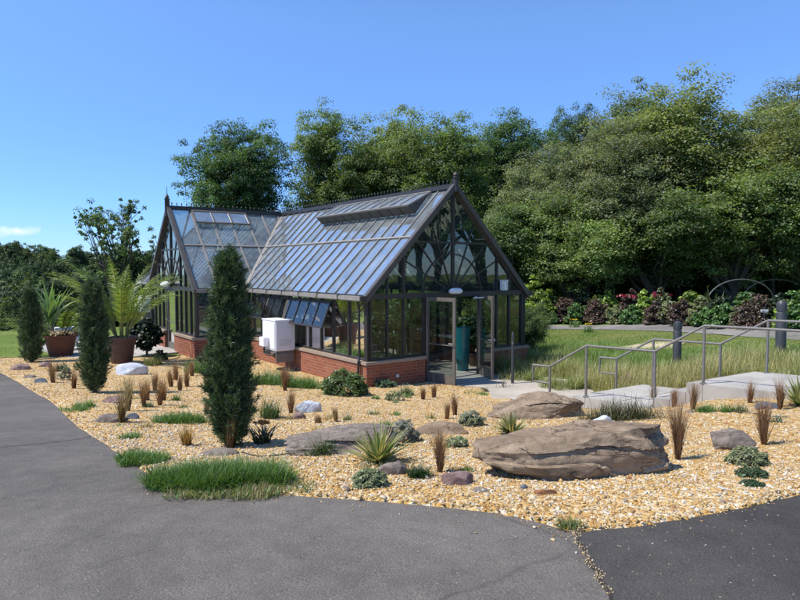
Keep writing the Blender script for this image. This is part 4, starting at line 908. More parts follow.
mound(396, 402, 12, 11, 'grey-green sprawling herb near the front brick wall', SAGE, 60, 40, .035); mound(385, 388, 12, 9, 'blue-green low leaves at the foot of the front brick wall', [(.08, .14, .07), (.10, .16, .08)], 60, 40, .05)
mound(160, 361, 8, 11, 'dark round bush at the patio edge near the wing door', [(.018, .035, .014), (.03, .05, .018)], 70, 50, .07)
mound(65, 381, 7, 16, 'twiggy grey-green bush next to the rust-brown tuft by the smallest cedar', SAGE + LAV, 60, 40, .05, .2)

def yucca(px, py, wpx, hpx, n, label, cols, edge=(.52, .46, .22)):
    def f(p):
        r = nr(); hh = math.hypot(S(p, hpx), S(p, wpx)) * .5; ln = (S(p, hpx) + S(p, wpx)) * .5; b = disc(r, n, .03) + np.array([0, 0, .03]); t = np.linspace(0, 1, n) ** .8
        return [blades(r, b, ln * r.uniform(.8, 1.15, n), .030 + .002 * p.y, .12 + t * 1.2, r.uniform(0, .35, n), cols, .12, None, 5), blades(r, b + np.array([0, 0, .006]), ln * r.uniform(.8, 1.12, n), .012 + .001 * p.y, .14 + t * 1.2, r.uniform(0, .35, n), [edge], .12, None, 5)]
    return plant('yucca', px, py, f, label, 'yucca', 'variegated yuccas in the gravel', 'leaves')
YU = [(.20, .23, .08), (.14, .19, .06), (.30, .30, .12)]
yucca(379, 466, 41, 40, 62, 'large spiky variegated yucca in front of the flat tan rock', YU); yucca(512, 437, 28, 22, 46, 'pale spiky yucca peeping over the great boulder', YU); yucca(800, 408, 30, 32, 52, 'spiky yucca at the edge of the upper landing', YU)
e = plant('flower_spike', 262, 446, lambda p: [blades(nr(), disc(nr(), 60, S(p, 7)), S(p, 30), .02, .5, .8, [(.10, .12, .07), (.07, .09, .05)], .2)], 'spiky plant with an orange flower head beside the tallest cedar', 'plant')
p = at(262, 446); r = nr(); V, Fq, Tn = cloud(r, np.c_[disc(r, 9, S(p, 7))[:, :2], np.full(9, S(p, 24))], np.full(9, .03), 30, .03, .02, [(.55, .22, .03), (.45, .17, .03)]); link('flower', np_mesh('flower', V, Fq, M['plant'], Tn), e)

# ------------------------------------------------------------------ rocks
def rock_mesh(seed, sub=5, planes=14, rough=.06, strata=.0, cuts=()):
    bm = bmesh.new(); bmesh.ops.create_icosphere(bm, subdivisions=sub, radius=1.0); r = random.Random(seed); off = Vector((seed * 3.1, seed * 1.7, seed * .9))
    ps = [(Vector(c[0]).normalized(), c[1]) for c in cuts]
    for _ in range(planes):
        ps.append((Vector((r.gauss(0, 1), r.gauss(0, 1), r.gauss(0, .8))).normalized(), r.uniform(.62, .86)))
    for v in bm.verts:
        c = v.co
        for n_, d in ps:
            k = c.dot(n_) - d
            if k > 0: c -= n_ * k * .93
        q = c * 2.2 + off; a = mnoise.fractal(q, .9, 2.1, 5); b = mnoise.ridged_multi_fractal(c * 3.1 + off, .9, 2.0, 4, 1., 2.) if sub > 4 else 0
        s = math.sin((c.z * 13 + c.x * 1.6 + 2.5 * mnoise.noise(c * 1.6 + off))) if strata else 0
        v.co = c * (1 + rough * a - rough * .28 * b * .5 + strata * (s * .5 + .3 * abs(s)))
    return bm
def rock(px, py, wpx, hpx, mat, label, seed, depth=.7, rz=0, sub=4, sink=.3, grp=None, rough=.08, strata=0., cuts=(), planes=14, name='rock', cat='rock', shape=None):
    p = at(px, py); w, hh = S(p, wpx) / 2, S(p, hpx); bm = rock_mesh(seed, sub, planes, rough, strata, cuts)
    zs = [v.co.z for v in bm.verts]; xs = [v.co.x for v in bm.verts]; zlo, zhi = min(zs), max(zs); kx = 2 / (max(xs) - min(xs))
    for v in bm.verts:
        u_ = (v.co.z - zlo) / (zhi - zlo); v.co = Vector((v.co.x * kx * w, v.co.y * w * depth, (u_ - sink) / (1 - sink) * hh))
        if shape: v.co = shape(v.co, w, hh)
    me = bpy.data.meshes.new(name); bm.to_mesh(me); bm.free(); me.materials.append(mat)
    me.polygons.foreach_set('use_smooth', [True] * len(me.polygons)); me.set_sharp_from_angle(angle=R(35))
    o = link(name, me); yb = p.y + w * depth * .55; o.location = (p.x * yb / p.y, yb, h(p.x * yb / p.y, yb)); o.rotation_euler = (0, 0, rz)
    return tag(o, label, cat, grp)
def boulder_shape(c, w, hh):
    t = (c.x / w + 1) / 2                              # 0 = left tip
    zt = max(0, c.z / hh); n_ = mnoise.noise(Vector((c.x * 2.3, c.y * 2.3, 4.2)))
    c.z = c.z * (.78 + .30 * math.sin(max(0.0, min(1.0, t * 1.15)) * 1.57) ** 1.2) * (1 + .10 * n_)
    c.x -= (1 - t) ** 3 * w * .34 * (zt - .5)            # undercut left end
    # bedding ledges stepping along the face
    led = math.sin((c.z / hh * 3.1 + c.x * .9 + 1.2 * mnoise.noise(Vector((c.x * 1.7, c.y * 1.2, c.z * 3)))) * 3.1)
    k = .022 * (1 if led > .15 else -.4) * min(1, max(0, zt * 3)); c.y += -k if c.y < 0 else k * .3
    return c
o = rock(574, 482, 207, 50, M['boulder'], 'great layered brown boulder, largest in the gravel bed', 3, .50, R(8), 6, .40, None, .10, .010,
     [((0, -.92, .42), .62), ((.05, .1, 1), .55), ((-.8, -.3, -.5), .66), ((.8, -.5, .25), .86), ((-.75, -.6, .2), .74), ((.2, -.9, -.4), .64), ((-.25, -.25, .93), .60)], 5, 'boulder', 'boulder', boulder_shape)
rock(341, 456, 122, 24, M['greyrock'], 'long flat tan-grey rock lying behind the variegated yucca', 5, .5, R(12), 6, .35, None, .10, .016, [((-.1, -.1, 1), .48), ((0, -.9, .5), .62)], 5, 'rock', 'rock', boulder_shape)
rock(440, 437, 68, 14, M['boulder'], 'low reddish-brown rock lying between the lavender bushes', 7, .6, R(-6), 4, .4, None, .08, .012)
rock(534, 421, 114, 26, M['boulder'], 'mounded brown rock beside the threshold slab, behind the great boulder', 9, .75, R(8), 6, .35, None, .10, .016, [((0, -.8, .5), .66)], 5, 'rock', 'rock', boulder_shape)
rock(732, 453, 46, 24, M['greyrock'], 'low grey-brown rock with a notched end near the sage cushion', 12, .6, R(-5), 5, .3, None, .1, .01)
rock(770, 411, 32, 9, M['slate'], 'flat dark stone before the last yucca', 14, .6, .2); rock(395, 478, 34, 17, M['greyrock'], 'grey stone at the foot of the variegated yucca', 15, .7, .3); rock(457, 489, 34, 17, M['pinkrock'], 'pinkish rounded stone in front of the great boulder', 16, .7, .2)
rock(480, 496, 20, 8, M['greyrock'], 'small flat grey-brown stone beside the pinkish one', 17, .8); rock(545, 499, 24, 10, M['rustrock'], 'rust-red stone under the great boulder', 18, .6, .1); rock(524, 493, 9, 9, M['slate'], 'small blue-grey stone under the great boulder', 19, .8)
rock(347, 494, 11, 8, M['greyrock'], 'small pale grey stone near the asphalt edge', 20, .9); rock(218, 458, 40, 9, M['greyrock'], 'grey stone half hidden behind the lush grass', 21, .6); rock(299, 421, 14, 9, M['pinkrock'], 'small brown stone under the white rock', 22, .8)
rock(308, 414, 29, 13, M['bluerock'], 'white rock with bluish veins before the tall spindly weed', 23, .6, R(10)); rock(130, 376, 33, 13, M['bluerock'], 'pale blue-white rock lying beside the terracotta pot', 24, .55, .1); rock(602, 427, 28, 12, M['bluerock'], 'pale white slab of rock behind the great boulder', 25, .6)
rock(110, 425, 36, 11, M['greyrock'], 'flat grey rock at the path edge below the middle cedar', 26, .6, .2); rock(114, 405, 24, 9, M['pinkrock'], 'flat pinkish stone near the middle cedar', 27, .6); rock(133, 421, 14, 8, M['slate'], 'dark chunk of stone beside the flat grey rock', 28, .7)
rock(40, 384, 14, 6, M['slate'], 'dark stone at the edge of the path near the smallest cedar', 29, .8); rock(20, 371, 20, 7, M['pinkrock'], 'pinkish edging stone between lawn and gravel', 30, .7); rock(46, 368, 14, 6, M['pinkrock'], 'second pinkish edging stone, nearer the smallest cedar', 31, .7); rock(30, 379, 12, 4, M['greyrock'], 'low grey edging stone near the path', 32, .8)
rock(630, 391, 24, 17, M['pinkrock'], 'pale boulder in the meadow behind the railings', 33, .8); rock(727, 427, 8, 5, M['rustrock'], 'small reddish stone above the low grey-brown rock', 34, .8); rock(690, 415, 10, 5, M['greyrock'], 'small grey stone along the steps', 35, .8); rock(630, 483, 9, 6, M['rustrock'], 'small brown stone before the end of the great boulder', 36, .8); rock(250, 392, 12, 6, M['pinkrock'], 'brown stone in the weeds along the wall', 37, .8)

# irrigation hoses
def hose(pts, label, lift=.035):
    q = smooth_line([at(*p) for p in pts], 6); q = [(x, y, h(x, y) + lift) for x, y in q]
    tag(MB().tube(q, .008, 6).build('drip_hose', M['black'], None, 0, True), label, 'hose')
hose([(242, 456), (262, 460), (290, 457), (310, 452)], 'black drip hose on the gravel before the tallest cedar'); hose([(738, 416), (752, 416), (768, 419), (790, 420)], 'black drip hose lying near the flat dark stone')

# ------------------------------------------------------------------ loose gravel
def pebbles():
    r = np.random.default_rng(77); t = (1 + 5 ** .5) / 2
    ico = unit(np.array([(-1,t,0),(1,t,0),(-1,-t,0),(1,-t,0),(0,-1,t),(0,1,t),(0,-1,-t),(0,1,-t),(t,0,-1),(t,0,1),(-t,0,-1),(-t,0,1)], float))
    fc = np.array([(0,11,5),(0,5,1),(0,1,7),(0,7,10),(0,10,11),(1,5,9),(5,11,4),(11,10,2),(10,7,6),(7,1,8),(3,9,4),(3,4,2),(3,2,6),(3,6,8),(3,8,9),(4,9,5),(2,4,11),(6,2,10),(8,6,7),(9,8,1)])
    xs = [p[0] for p in gpoly]; ys = [p[1] for p in gpoly]; n0 = 1450000
    xy = np.c_[r.uniform(min(xs), max(xs), n0), r.uniform(min(ys), max(ys), n0)]; d = np.hypot(xy[:, 0], xy[:, 1])
    xy = xy[(r.random(n0) < np.clip(1.55 - d / 6.5, .10, 1)) & (abs(xy[:, 0]) < xy[:, 1] * .70 + .3)]; xy = xy[inside(xy, gpoly)]
    NS = 420
    # strays that rolled onto the asphalt
    ed = np.array([p for p in edge1[20:] + edge2]); k = r.integers(0, len(ed) - 1, NS); tt = r.random((NS, 1)); sx = ed[k] * (1 - tt) + ed[k + 1] * tt - np.abs(r.normal(0, .06, (NS, 2)) * r.uniform(.3, 3.5, (NS, 1))) * np.array([.3, 1])
    xy = np.vstack([xy, sx]); n = len(xy); d = np.hypot(xy[:, 0], xy[:, 1])
    s = np.exp(r.normal(math.log(.0054), .45, n)) * (1 + np.clip(d - 4, 0, 9) * .06); s = np.where(r.random(n) < .02, s * 2.0, s); s = np.minimum(s, .022); s[-NS:] *= .6
    a = unit(r.normal(size=(n, 3))); b = unit(np.cross(a, r.normal(size=(n, 3)))); c = np.cross(a, b); Rm = np.stack([a, b, c], 1)
    z = hts(xy) + GL + s * .25; z[-NS:] = hts(xy[-NS:]) + .012 + s[-NS:] * .4
    pal = np.array([(.45, .275, .098), (.49, .335, .145), (.54, .41, .22), (.58, .50, .35), (.60, .57, .50), (.31, .18, .085), (.42, .32, .20), (.28, .23, .18)]); pr = np.array([.22, .24, .19, .14, .10, .05, .04, .02])
    ci = r.choice(len(pal), n, p=pr); patch = np.array([mnoise.noise(Vector((x * .55, y * .8, 8))) for x, y in xy]); pale = r.random(n) < np.clip(.12 + .75 * patch, 0, .6); ci = np.where(pale, r.choice([2, 3, 4, 4, 6], n), ci); col = pal[ci]; wh = (r.random(n) < .55 * np.exp(-((xy[:, 0] + 2.6) / 1.5) ** 2 - ((xy[:, 1] - 6.4) / 2.4) ** 2)); col = np.where(wh[:, None], np.array([.50, .45, .38]), col)
    big = np.array([mnoise.noise(Vector((x * .9, y * .9, 3))) for x, y in xy]); col = np.clip(col * (1 + r.normal(0, .10, (n, 1))) * (1 + .14 * big[:, None]), .02, .75)
    oct_ = np.array([(1, 0, 0), (-1, 0, 0), (0, 1, 0), (0, -1, 0), (0, 0, 1), (0, 0, -1.)]); fo = np.array([(0, 2, 4), (2, 1, 4), (1, 3, 4), (3, 0, 4), (2, 0, 5), (1, 2, 5), (3, 1, 5), (0, 3, 5)])
    parts = []
    for msk, shp, fs in ((d < 5.6, ico, fc), (d >= 5.6, oct_, fo)):
        m_ = int(msk.sum()); kk = len(shp)
        Vv = shp[None] * (1 + r.normal(0, .17, (m_, kk, 1))) * (s[msk][:, None] * np.array([1.3, .95, .62]) * r.uniform(.75, 1.25, (m_, 3)))[:, None, :]
        Vv = np.einsum('nij,njk->nik', Vv, Rm[msk]); Vv[:, :, 2] *= .8; Vv += np.c_[xy[msk], z[msk]][:, None, :]
        parts.append((Vv.reshape(-1, 3), (fs[None] + np.arange(m_)[:, None, None] * kk).reshape(-1, 3), np.repeat(col[msk], kk, 0)))
    V, Fq, Tn = merge(parts); o = link('loose_gravel', np_mesh('loose_gravel', V, Fq, M['pebble'], Tn))
    tag(o, 'loose yellow and white gravel stones covering the bed', 'gravel', None, 'stuff'); print('PEBBLES', n)
pebbles()

# ------------------------------------------------------------------ meadow grasses
def meadow_grass():
    r = np.random.default_rng(9); xs = [p[0] for p in meadow]; ys = [p[1] for p in meadow]; n0 = 380000
    xy = np.c_[r.uniform(min(xs), max(xs), n0), r.uniform(min(ys), max(ys), n0)]
    # mown strip stays short near the far path
    line = np.array([(p.x, p.y) for p in fp]); dd = np.min(np.hypot(xy[:, None, 0] - line[None, :, 0], xy[:, None, 1] - line[None, :, 1]), 1)
    k = inside(xy, meadow) & (xy[:, 0] < xy[:, 1] * .74); ctr = at(645, 348); k &= ~((((xy[:, 0] - ctr.x) / 1.2) ** 2 + ((xy[:, 1] - ctr.y) / .65) ** 2) < r.random(len(xy)) ** .5)
    xy, dd = xy[k], dd[k]; n = len(xy); clump = np.array([mnoise.noise(Vector((x * 1.1, y * 1.1, 0))) for x, y in xy]); tall = np.array([mnoise.noise(Vector((x * .35, y * .35, 5))) for x, y in xy])
    near = np.clip(1 - (xy[:, 1] - xy[:, 0] * -.4 - 13) / 12, .25, 1)
    hh = (.16 + .66 * np.clip(.6 + clump * .8, 0, 1)) * near * np.clip(.22 + (dd - .3) / 6, .2, 1) * r.uniform(.5, 1.1, n)
    o_ = A + OFF; dw = (xy[:, 0] - o_.x) * -DIR.y + (xy[:, 1] - o_.y) * DIR.x; fr_ = np.clip(1.3 - dw / 3.4, 0, 1); wl = np.clip(1 - np.hypot(xy[:, 0] - 4.6, xy[:, 1] - 17) / 4.2, 0, 1)
    hh = (.09 + .10 * clump + (.18 + .46 * np.clip(.6 + clump * .8, 0, 1)) * np.maximum(fr_, wl * .9)) * np.clip(.3 + (dd - .3) / 5, .25, 1) * r.uniform(.5, 1.15, n); hh = np.maximum(hh, .03)
    green = np.clip(.62 - .75 * fr_ + .5 * wl + .6 * np.clip(1 - dd / 5, 0, 1) + tall * 1.2 + (1 - near) * .7 + r.normal(0, .18, n), 0, 1)[:, None]
    V, Fq, Tn = blades(r, np.c_[xy, hts(xy) + .01], hh, .0095, r.uniform(0, .45, n), r.uniform(.1, 1.1, n), [(1, 1, 1)], .01, None, 3)
    base = np.array([(.44, .40, .18)]) * (1 - green) + np.array([(.20, .30, .065)]) * green; base = base * (1 + r.normal(0, .2, (n, 1)))
    Tn = np.repeat(np.clip(base, .01, .6), 8, 0)
    tag(link('meadow_grass', np_mesh('meadow_grass', V, Fq, M['blade'], Tn)), 'long yellow-green meadow grass behind the railings', 'grass', None, 'stuff')
meadow_grass()
def lawn_grass():
    r = np.random.default_rng(19); n0 = 60000; pts = [at(-40, 361), at(34, 357), at(60, 345), at(50, 333), at(-60, 333)]; poly = [(p.x, p.y) for p in pts]
    xs = [p[0] for p in poly]; ys = [p[1] for p in poly]; xy = np.c_[r.uniform(min(xs), max(xs), n0), r.uniform(min(ys), max(ys), n0)]; xy = xy[inside(xy, poly)]; n = len(xy)
    V, Fq, Tn = blades(r, np.c_[xy, hts(xy)], r.uniform(.04, .09, n), .022, r.uniform(0, .5, n), r.uniform(0, .6, n), [(.10, .15, .03), (.13, .18, .04), (.16, .19, .06)], .18, None, 2)
    tag(link('lawn_grass', np_mesh('lawn_grass', V, Fq, M['blade'], Tn)), 'short mown lawn grass before the wooded valley', 'grass', None, 'stuff')
lawn_grass()
cr_ = [Vector((x, y, 0)) for x, y in seam[:24]]; m = []
for i_, q in enumerate(cr_):
    t_ = (cr_[min(i_ + 1, 23)] - cr_[max(i_ - 1, 0)]).normalized(); m.append((Vector((-t_.y, t_.x, 0)) * random.uniform(.006, .016), q))
mb = MB(); vv = []
for off_, q in m: vv += [(q.x - off_.x, q.y - off_.y, h(q.x, q.y) + .0195), (q.x + off_.x, q.y + off_.y, h(q.x, q.y) + .0195)]
mb.add(vv, [(2 * i_, 2 * i_ + 1, 2 * i_ + 3, 2 * i_ + 2) for i_ in range(23)]); tag(mb.build('path_joint', M['soil']), None, None, None, 'structure')
def joint(pts, lift, w0, mat, name='path_joint'):
    pts = [Vector((p[0], p[1], 0)) for p in pts]; n = len(pts); vv = []
    for i_, q in enumerate(pts):
        t_ = (pts[min(i_ + 1, n - 1)] - pts[max(i_ - 1, 0)]).normalized(); o_ = Vector((-t_.y, t_.x, 0)) * w0 * random.uniform(.5, 1.3)
        for sg in (-1, 1): vv.append((q.x + sg * o_.x, q.y + sg * o_.y, lift if mat is M['soil_joint'] else h(q.x, q.y) + lift))
    tag(MB().add(vv, [(2 * i_, 2 * i_ + 1, 2 * i_ + 3, 2 * i_ + 2) for i_ in range(n - 1)]).build(name, mat), None, None, None, 'structure')
M['soil_joint'] = paint('joint_dirt', (.10, .085, .065), .9, .2, 20)
joint(smooth_line([at(-30, 451), at(20, 447), at(60, 443), at(92, 438)], 14, .012, 8), .0165, .006, M['soil'])
for k in (.5,):
    joint([tuple(B_ + (C_ - B_) * k + OFF * t) for t in np.linspace(.01, .99, 9)], .464, .006, M['soil_joint'], 'pavement_joint')
for k in (.28, .56):
    joint([tuple(D_ + (E_ - D_) * k + OFF * t) for t in np.linspace(.01, .99, 9)], .924, .006, M['soil_joint'], 'pavement_joint')
joint([tuple(gw(1.9, -.75).xy.lerp(gw(4.1, -1.0).xy, t)) for t in np.linspace(.02, .98, 9)], .019, .007, M['soil_joint'], 'pavement_joint')
def crack_grass():
    r = np.random.default_rng(29); s = np.array(seam[:16]); n = 260; k = r.integers(0, len(s) - 1, n); t = r.random((n, 1)); xy = s[k] * (1 - t) + s[k + 1] * t + r.normal(0, .012, (n, 2))
    ico = np.array([(1, 0, 0), (-1, 0, 0), (0, 1, 0), (0, -1, 0), (0, 0, 1), (0, 0, -1.)]); fc = np.array([(0, 2, 4), (2, 1, 4), (1, 3, 4), (3, 0, 4), (2, 0, 5), (1, 2, 5), (3, 1, 5), (0, 3, 5)])
    sz = r.uniform(.0025, .0065, n); V = ico[None] * sz[:, None, None] * r.uniform(.6, 1.3, (n, 6, 1)) + np.c_[xy, hts(xy) + .017][:, None, :]
    col = np.array([(.55, .42, .2), (.62, .54, .38), (.4, .32, .2)])[r.integers(0, 3, n)]
    tag(link('seam_gravel', np_mesh('seam_gravel', V.reshape(-1, 3), (fc[None] + np.arange(n)[:, None, None] * 6).reshape(-1, 3), M['pebble'], np.repeat(col, 6, 0))), 'fine gravel caught in the seam between the two asphalts', 'gravel', None, 'stuff')
crack_grass()

# ------------------------------------------------------------------ railings and bollards
def railing(off, label):
    o3 = Vector((off.x, off.y, 0)); V3 = lambda p, z: Vector((p.x, p.y, z)) + o3
    a, b, c, d, e_ = V3(A, .90), V3(B_, 1.36), V3(C_, 1.36), V3(D_, 1.82), V3(E_, 1.82); dd = Vector((DIR.x, DIR.y, 0)); a0 = a - dd * .34
    root = empty('handrail', V3(A, 0), 0, label, 'railing', 'steel railings beside the steps'); L0 = V3(A, 0)
    MB().tube([p - L0 for p in (a0, a, b, c, d, e_)], .021, 10).build('top_rail', M['steel'], root, 0, True)
    MB().tube([p - L0 for p in (a0, a0 - Vector((0, 0, .31)), a - Vector((0, 0, .31)))], .019, 10).build('end_loop', M['steel'], root, 0, True)
    for p, zb in ((a, -.02), (b, .44), (c, .44), (d, .90), (d + dd * 1.9, .90), (d + dd * 3.8, .90)):
        m = MB().tube([Vector((p.x, p.y, zb)) - L0, Vector((p.x, p.y, p.z - .012)) - L0], .022, 10); po = m.build('post', M['steel'], root, 0, True)
        MB().lathe([(.05, 0), (.05, .012), (.03, .016)], 14, tuple(Vector((p.x, p.y, zb + .02)) - L0)).build('base_flange', M['steel'], po)
railing(Vector((.04, .03)), 'galvanised handrail on the gravel side of the concrete steps'); railing(OFF - Vector((.06, .04)), 'galvanised handrail on the meadow side of the concrete steps')
def bollard(p, hgt, rad, label):
    e = empty('bollard', p, 0, label, 'bollard', 'dark bollards at the meadow edge')
    MB().lathe([(rad, -.2), (rad, hgt * .78), (rad * .97, hgt * .785)], 24).build('post', M['bollard'], e, 0, True)
    MB().lathe([(rad * .86, hgt * .785), (rad * .86, hgt * .82)], 24).build('lens_band', M['steel'], e, 0, True)
    MB().lathe([(rad * 1.02, hgt * .82), (rad * 1.02, hgt * .91), (rad * .85, hgt * .97), (rad * .4, hgt), (rad * .05, hgt)], 24).build('cap', M['bollard'], e, 0, True)
p = far_at(679, 14.9); p.z = h(p.x, p.y); bollard(p, CAMZ - (321 - 268.6) * 14.9 / F - p.z, .10, 'dark round-topped bollard in the meadow near the far path, behind the middle of the railing')
p = far_at(783, 12.7); p.z = h(p.x, p.y); bollard(p, CAMZ - (300 - 268.6) * 12.7 / F - p.z, .10, 'dark bollard just behind the upper end of the railing')
p = far_at(513.5, 14.3); p.z = h(p.x, p.y); bollard(p, CAMZ - (332 - 268.6) * 14.3 / F - p.z, .036, 'slim grey bollard in the tall grass beside the greenhouse door')

# ------------------------------------------------------------------ planting bed behind the far path
bedr = random.Random(8)
BED = {
 'purple': ([(.12, .072, .066), (.17, .095, .08), (.10, .068, .055), (.15, .13, .075)], 'bushy purple-leaved shrub', .085),
 'lime': ([(.24, .36, .05), (.31, .41, .07), (.19, .30, .045)], 'bright lime green shrub', .12),
 'green': ([(.10, .20, .045), (.13, .24, .06), (.08, .16, .045)], 'leafy green shrub', .10),
 'mixed': ([(.20, .26, .10), (.27, .31, .15), (.16, .13, .08)], 'pale green flowering shrub', .09),
 'dark': ([(.03, .06, .025), (.045, .08, .03)], 'dark green shrub', .13)}
def bed(px, d, top, halfw, kind, label, halfz=None, flower=None):
    cols, _, lf = BED[kind]; p = at(px, float(np.interp(px, [525, 640, 740, 800, 830], [325.3, 325.8, 328.6, 329.8, 330.4])) - max(0, d - 24.3) * 1.1); d = p.y; hh = CAMZ + (268.6 - top + 5) * d / F - p.z; w = halfw * 1.15 * d / F; r = nr(); n = 110
    dv = rand_unit(r, n); dv[:, 2] = abs(dv[:, 2]); C = dv * r.uniform(.45, 1, (n, 1)) * np.array([w, w * .8, hh * .86]) + np.array([0, 0, hh * .03]); C[:, 2] = np.maximum(C[:, 2], .06)
    V, Fq, Tn = cloud(r, C, np.full(n, w * .24), 46, lf, lf * .55, cols, .9, .2, .2)
    e = empty('bed_shrub', p, 0, label, 'shrub', 'shrubs of the far planting bed'); link('foliage', np_mesh('foliage', V, Fq, M['plant'], Tn), e)
    if flower:
        col, nf, fs = flower; Cf = dv[:nf] * np.array([w, w * .8, hh * .9]) * .98; Cf[:, 2] = np.maximum(abs(Cf[:, 2]), hh * .72)
        
        for q_ in Cf: V, Fq, Tn = cloud(r, q_[None], np.full(1, fs), 26, fs, fs * .6, col); link('flower', np_mesh('flower', V, Fq, M['plant'], Tn), e)
    m = MB(); m.tube([(0, 0, -.05), (0, 0, hh * .5)], [.03, .012], 6)
    for k in range(6): a = k * 1.05; m.tube([(0, 0, .05), (w * .5 * math.cos(a), w * .4 * math.sin(a), hh * .6)], [.018, .006], 5)
    m.build('stem', M['bark'], e)
RED = ([(.32, .025, .05), (.24, .02, .04)], 5, .12)
YEL_ = ([(.62, .42, .03)], 6, .07)
rows = [
 (536, 26, 273, 15, 'lime', 'tall yellow-green shrub right beside the greenhouse gable', None), (526, 27.5, 296, 10, 'purple', 'small purple shrub half hidden by the greenhouse corner', None), (547, 25.6, 302, 9, 'lime', 'low lime plant in front of the tall yellow-green shrub', None),
 (545, 26.5, 300, 10, 'green', 'green shrub below the tall yellow-green one', None), (566, 26, 298, 12, 'purple', 'reddish-purple shrub, first along the bed from the greenhouse', None), (557, 27.5, 296, 12, 'dark', 'dark shrub behind the first purple one', None),
 (578, 25.6, 306, 11, 'green', 'dense green shrub between two purple shrubs', None), (596, 25.8, 301, 14, 'purple', 'wide dark purple shrub below the long lime mass', None), (585, 27.6, 295, 14, 'dark', 'dark shrub behind the wide purple one', None),
 (603, 27.6, 293, 15, 'lime', 'long lime mass before the trees', None), (616, 25.6, 306, 9, 'mixed', 'pale shrub beside the wide dark purple one', None), (630, 26.5, 291, 11, 'purple', 'purple shrub crowned by vivid red flowers', RED),
 (634, 25.4, 308, 12, 'green', 'green shrub under the red flowers', None), (648, 26.8, 290, 12, 'lime', 'lime shrub next to the red flowers', None), (656, 25.4, 303, 11, 'purple', 'purple shrub behind the meadow bollard', None),
 (660, 27.4, 290, 10, 'mixed', 'pale shrub with few red blooms', ([(.30, .02, .04)], 5, .10)), (670, 26, 298, 11, 'mixed', 'pale leafy shrub past the meadow bollard', None), (681, 25.2, 300, 12, 'purple', 'large purple shrub beyond the meadow bollard', None), (690, 26.6, 289, 12, 'lime', 'bright lime shrub topping the middle of the bed', None),
 (700, 25.6, 298, 11, 'mixed', 'pale flowering shrub beside the striped plant', None), (704, 24.8, 310, 10, 'green', 'low green shrub beside the striped plant', None), (722, 24.2, 303, 15, 'green', 'wide green shrub under the first hoop', None), (720, 26, 296, 12, 'dark', 'dark shrub behind the wide green one', None),
 (745, 26, 292, 12, 'green', 'leafy shrub under the peak of the first hoop', None), (756, 23.4, 293, 18, 'purple', 'biggest purple-brown shrub between the two hoops', None), (740, 24, 305, 9, 'mixed', 'pale shrub squeezed before the biggest purple one', None), (775, 25, 294, 12, 'dark', 'dark shrub behind the upper bollard', None),
 (790, 22.8, 302, 14, 'lime', 'yellow-green shrub beside the upper bollard', None), (800, 24.5, 286, 18, 'green', 'tall green shrub at the very end of the bed', None), (826, 23, 290, 18, 'purple', 'purple shrub past the end of the view', None)]
for px, d, top, hw, kind, lab, fl in rows: bed(px, d, top, hw, kind, lab, None, fl)
p = at(716, 325.5); r = nr()
e = empty('striped_plant', p, 0, 'tall plant with broad yellow-striped upright leaves in the far bed', 'plant'); pr = [blades(r, disc(r, 16, .15), r.uniform(.9, 1.45, 16), .17, r.uniform(0, .35, 16), r.uniform(0, .5, 16), [(.30, .33, .06), (.10, .12, .04), (.09, .05, .04)], .1)]; V, Fq, Tn = merge(pr); link('leaves', np_mesh('leaves', V, Fq, M['plant'], Tn), e)
for px, py, lab in ((574, 328, 'yellow flowers at the edge of the far path, behind the grass'), (588, 333, 'brighter yellow flower clump in the mown grass by the far path')):
    p = at(px, py); r = nr(); e = empty('flower_clump', p, 0, lab, 'flowers', 'yellow flower clumps'); V, Fq, Tn = blades(r, disc(r, 60, .22), .32, .02, .2, .5, GREEN); link('leaves', np_mesh('leaves', V, Fq, M['blade'], Tn), e)
    C = disc(r, 6, .13) + np.array([0, 0, .34]); 
    for q_ in C: V, Fq, Tn = cloud(r, q_[None], np.full(1, .05), 16, .05, .04, [(.75, .50, .02), (.8, .6, .05)]); link('flower', np_mesh('flower', V, Fq, M['plant'], Tn), e)
p = at(764, 330); e = empty('plant_sign', p, 0, 'small white sign plate on a stake before the biggest purple shrub', 'sign')
MB().tube([(0, 0, -.1), (0, 0, .60)], .012, 6).build('stake', M['steel'], e); o = MB().box((-.12, -.012, .56), (.12, .012, .66)).build('plate', M['white'], e, .006)
def hoop(px0, px1, d, top, label):
    a, b = far_at(px0, d), far_at(px1, d + 1.0); za, zb = h(a.x, a.y), h(b.x, b.y); zt = CAMZ + (268.6 - top) * d / F; a.z = za; b.z = zb; n = 22; sp = max(za, zb) + .4
    pts = [Vector((a.x, a.y, za - .1))] + [Vector((a.x + (b.x - a.x) * (1 - math.cos(t)) / 2, a.y + (b.y - a.y) * (1 - math.cos(t)) / 2, sp + (zt - sp) * math.sin(t))) for t in np.linspace(0, math.pi, n)] + [Vector((b.x, b.y, zb - .1))]
    tag(MB().tube([q - pts[0] for q in pts], .026, 8).build('metal_hoop', M['hoop'], None, 0, True), label, 'garden hoop', 'metal hoops over the far bed').location = pts[0]
hoop(708, 775, 25.5, 279.5, 'grey metal hoop arching over the far bed, wholly in view'); hoop(744, 808, 27.5, 279.5, 'grey metal hoop partly cut by the frame, behind the first hoop')

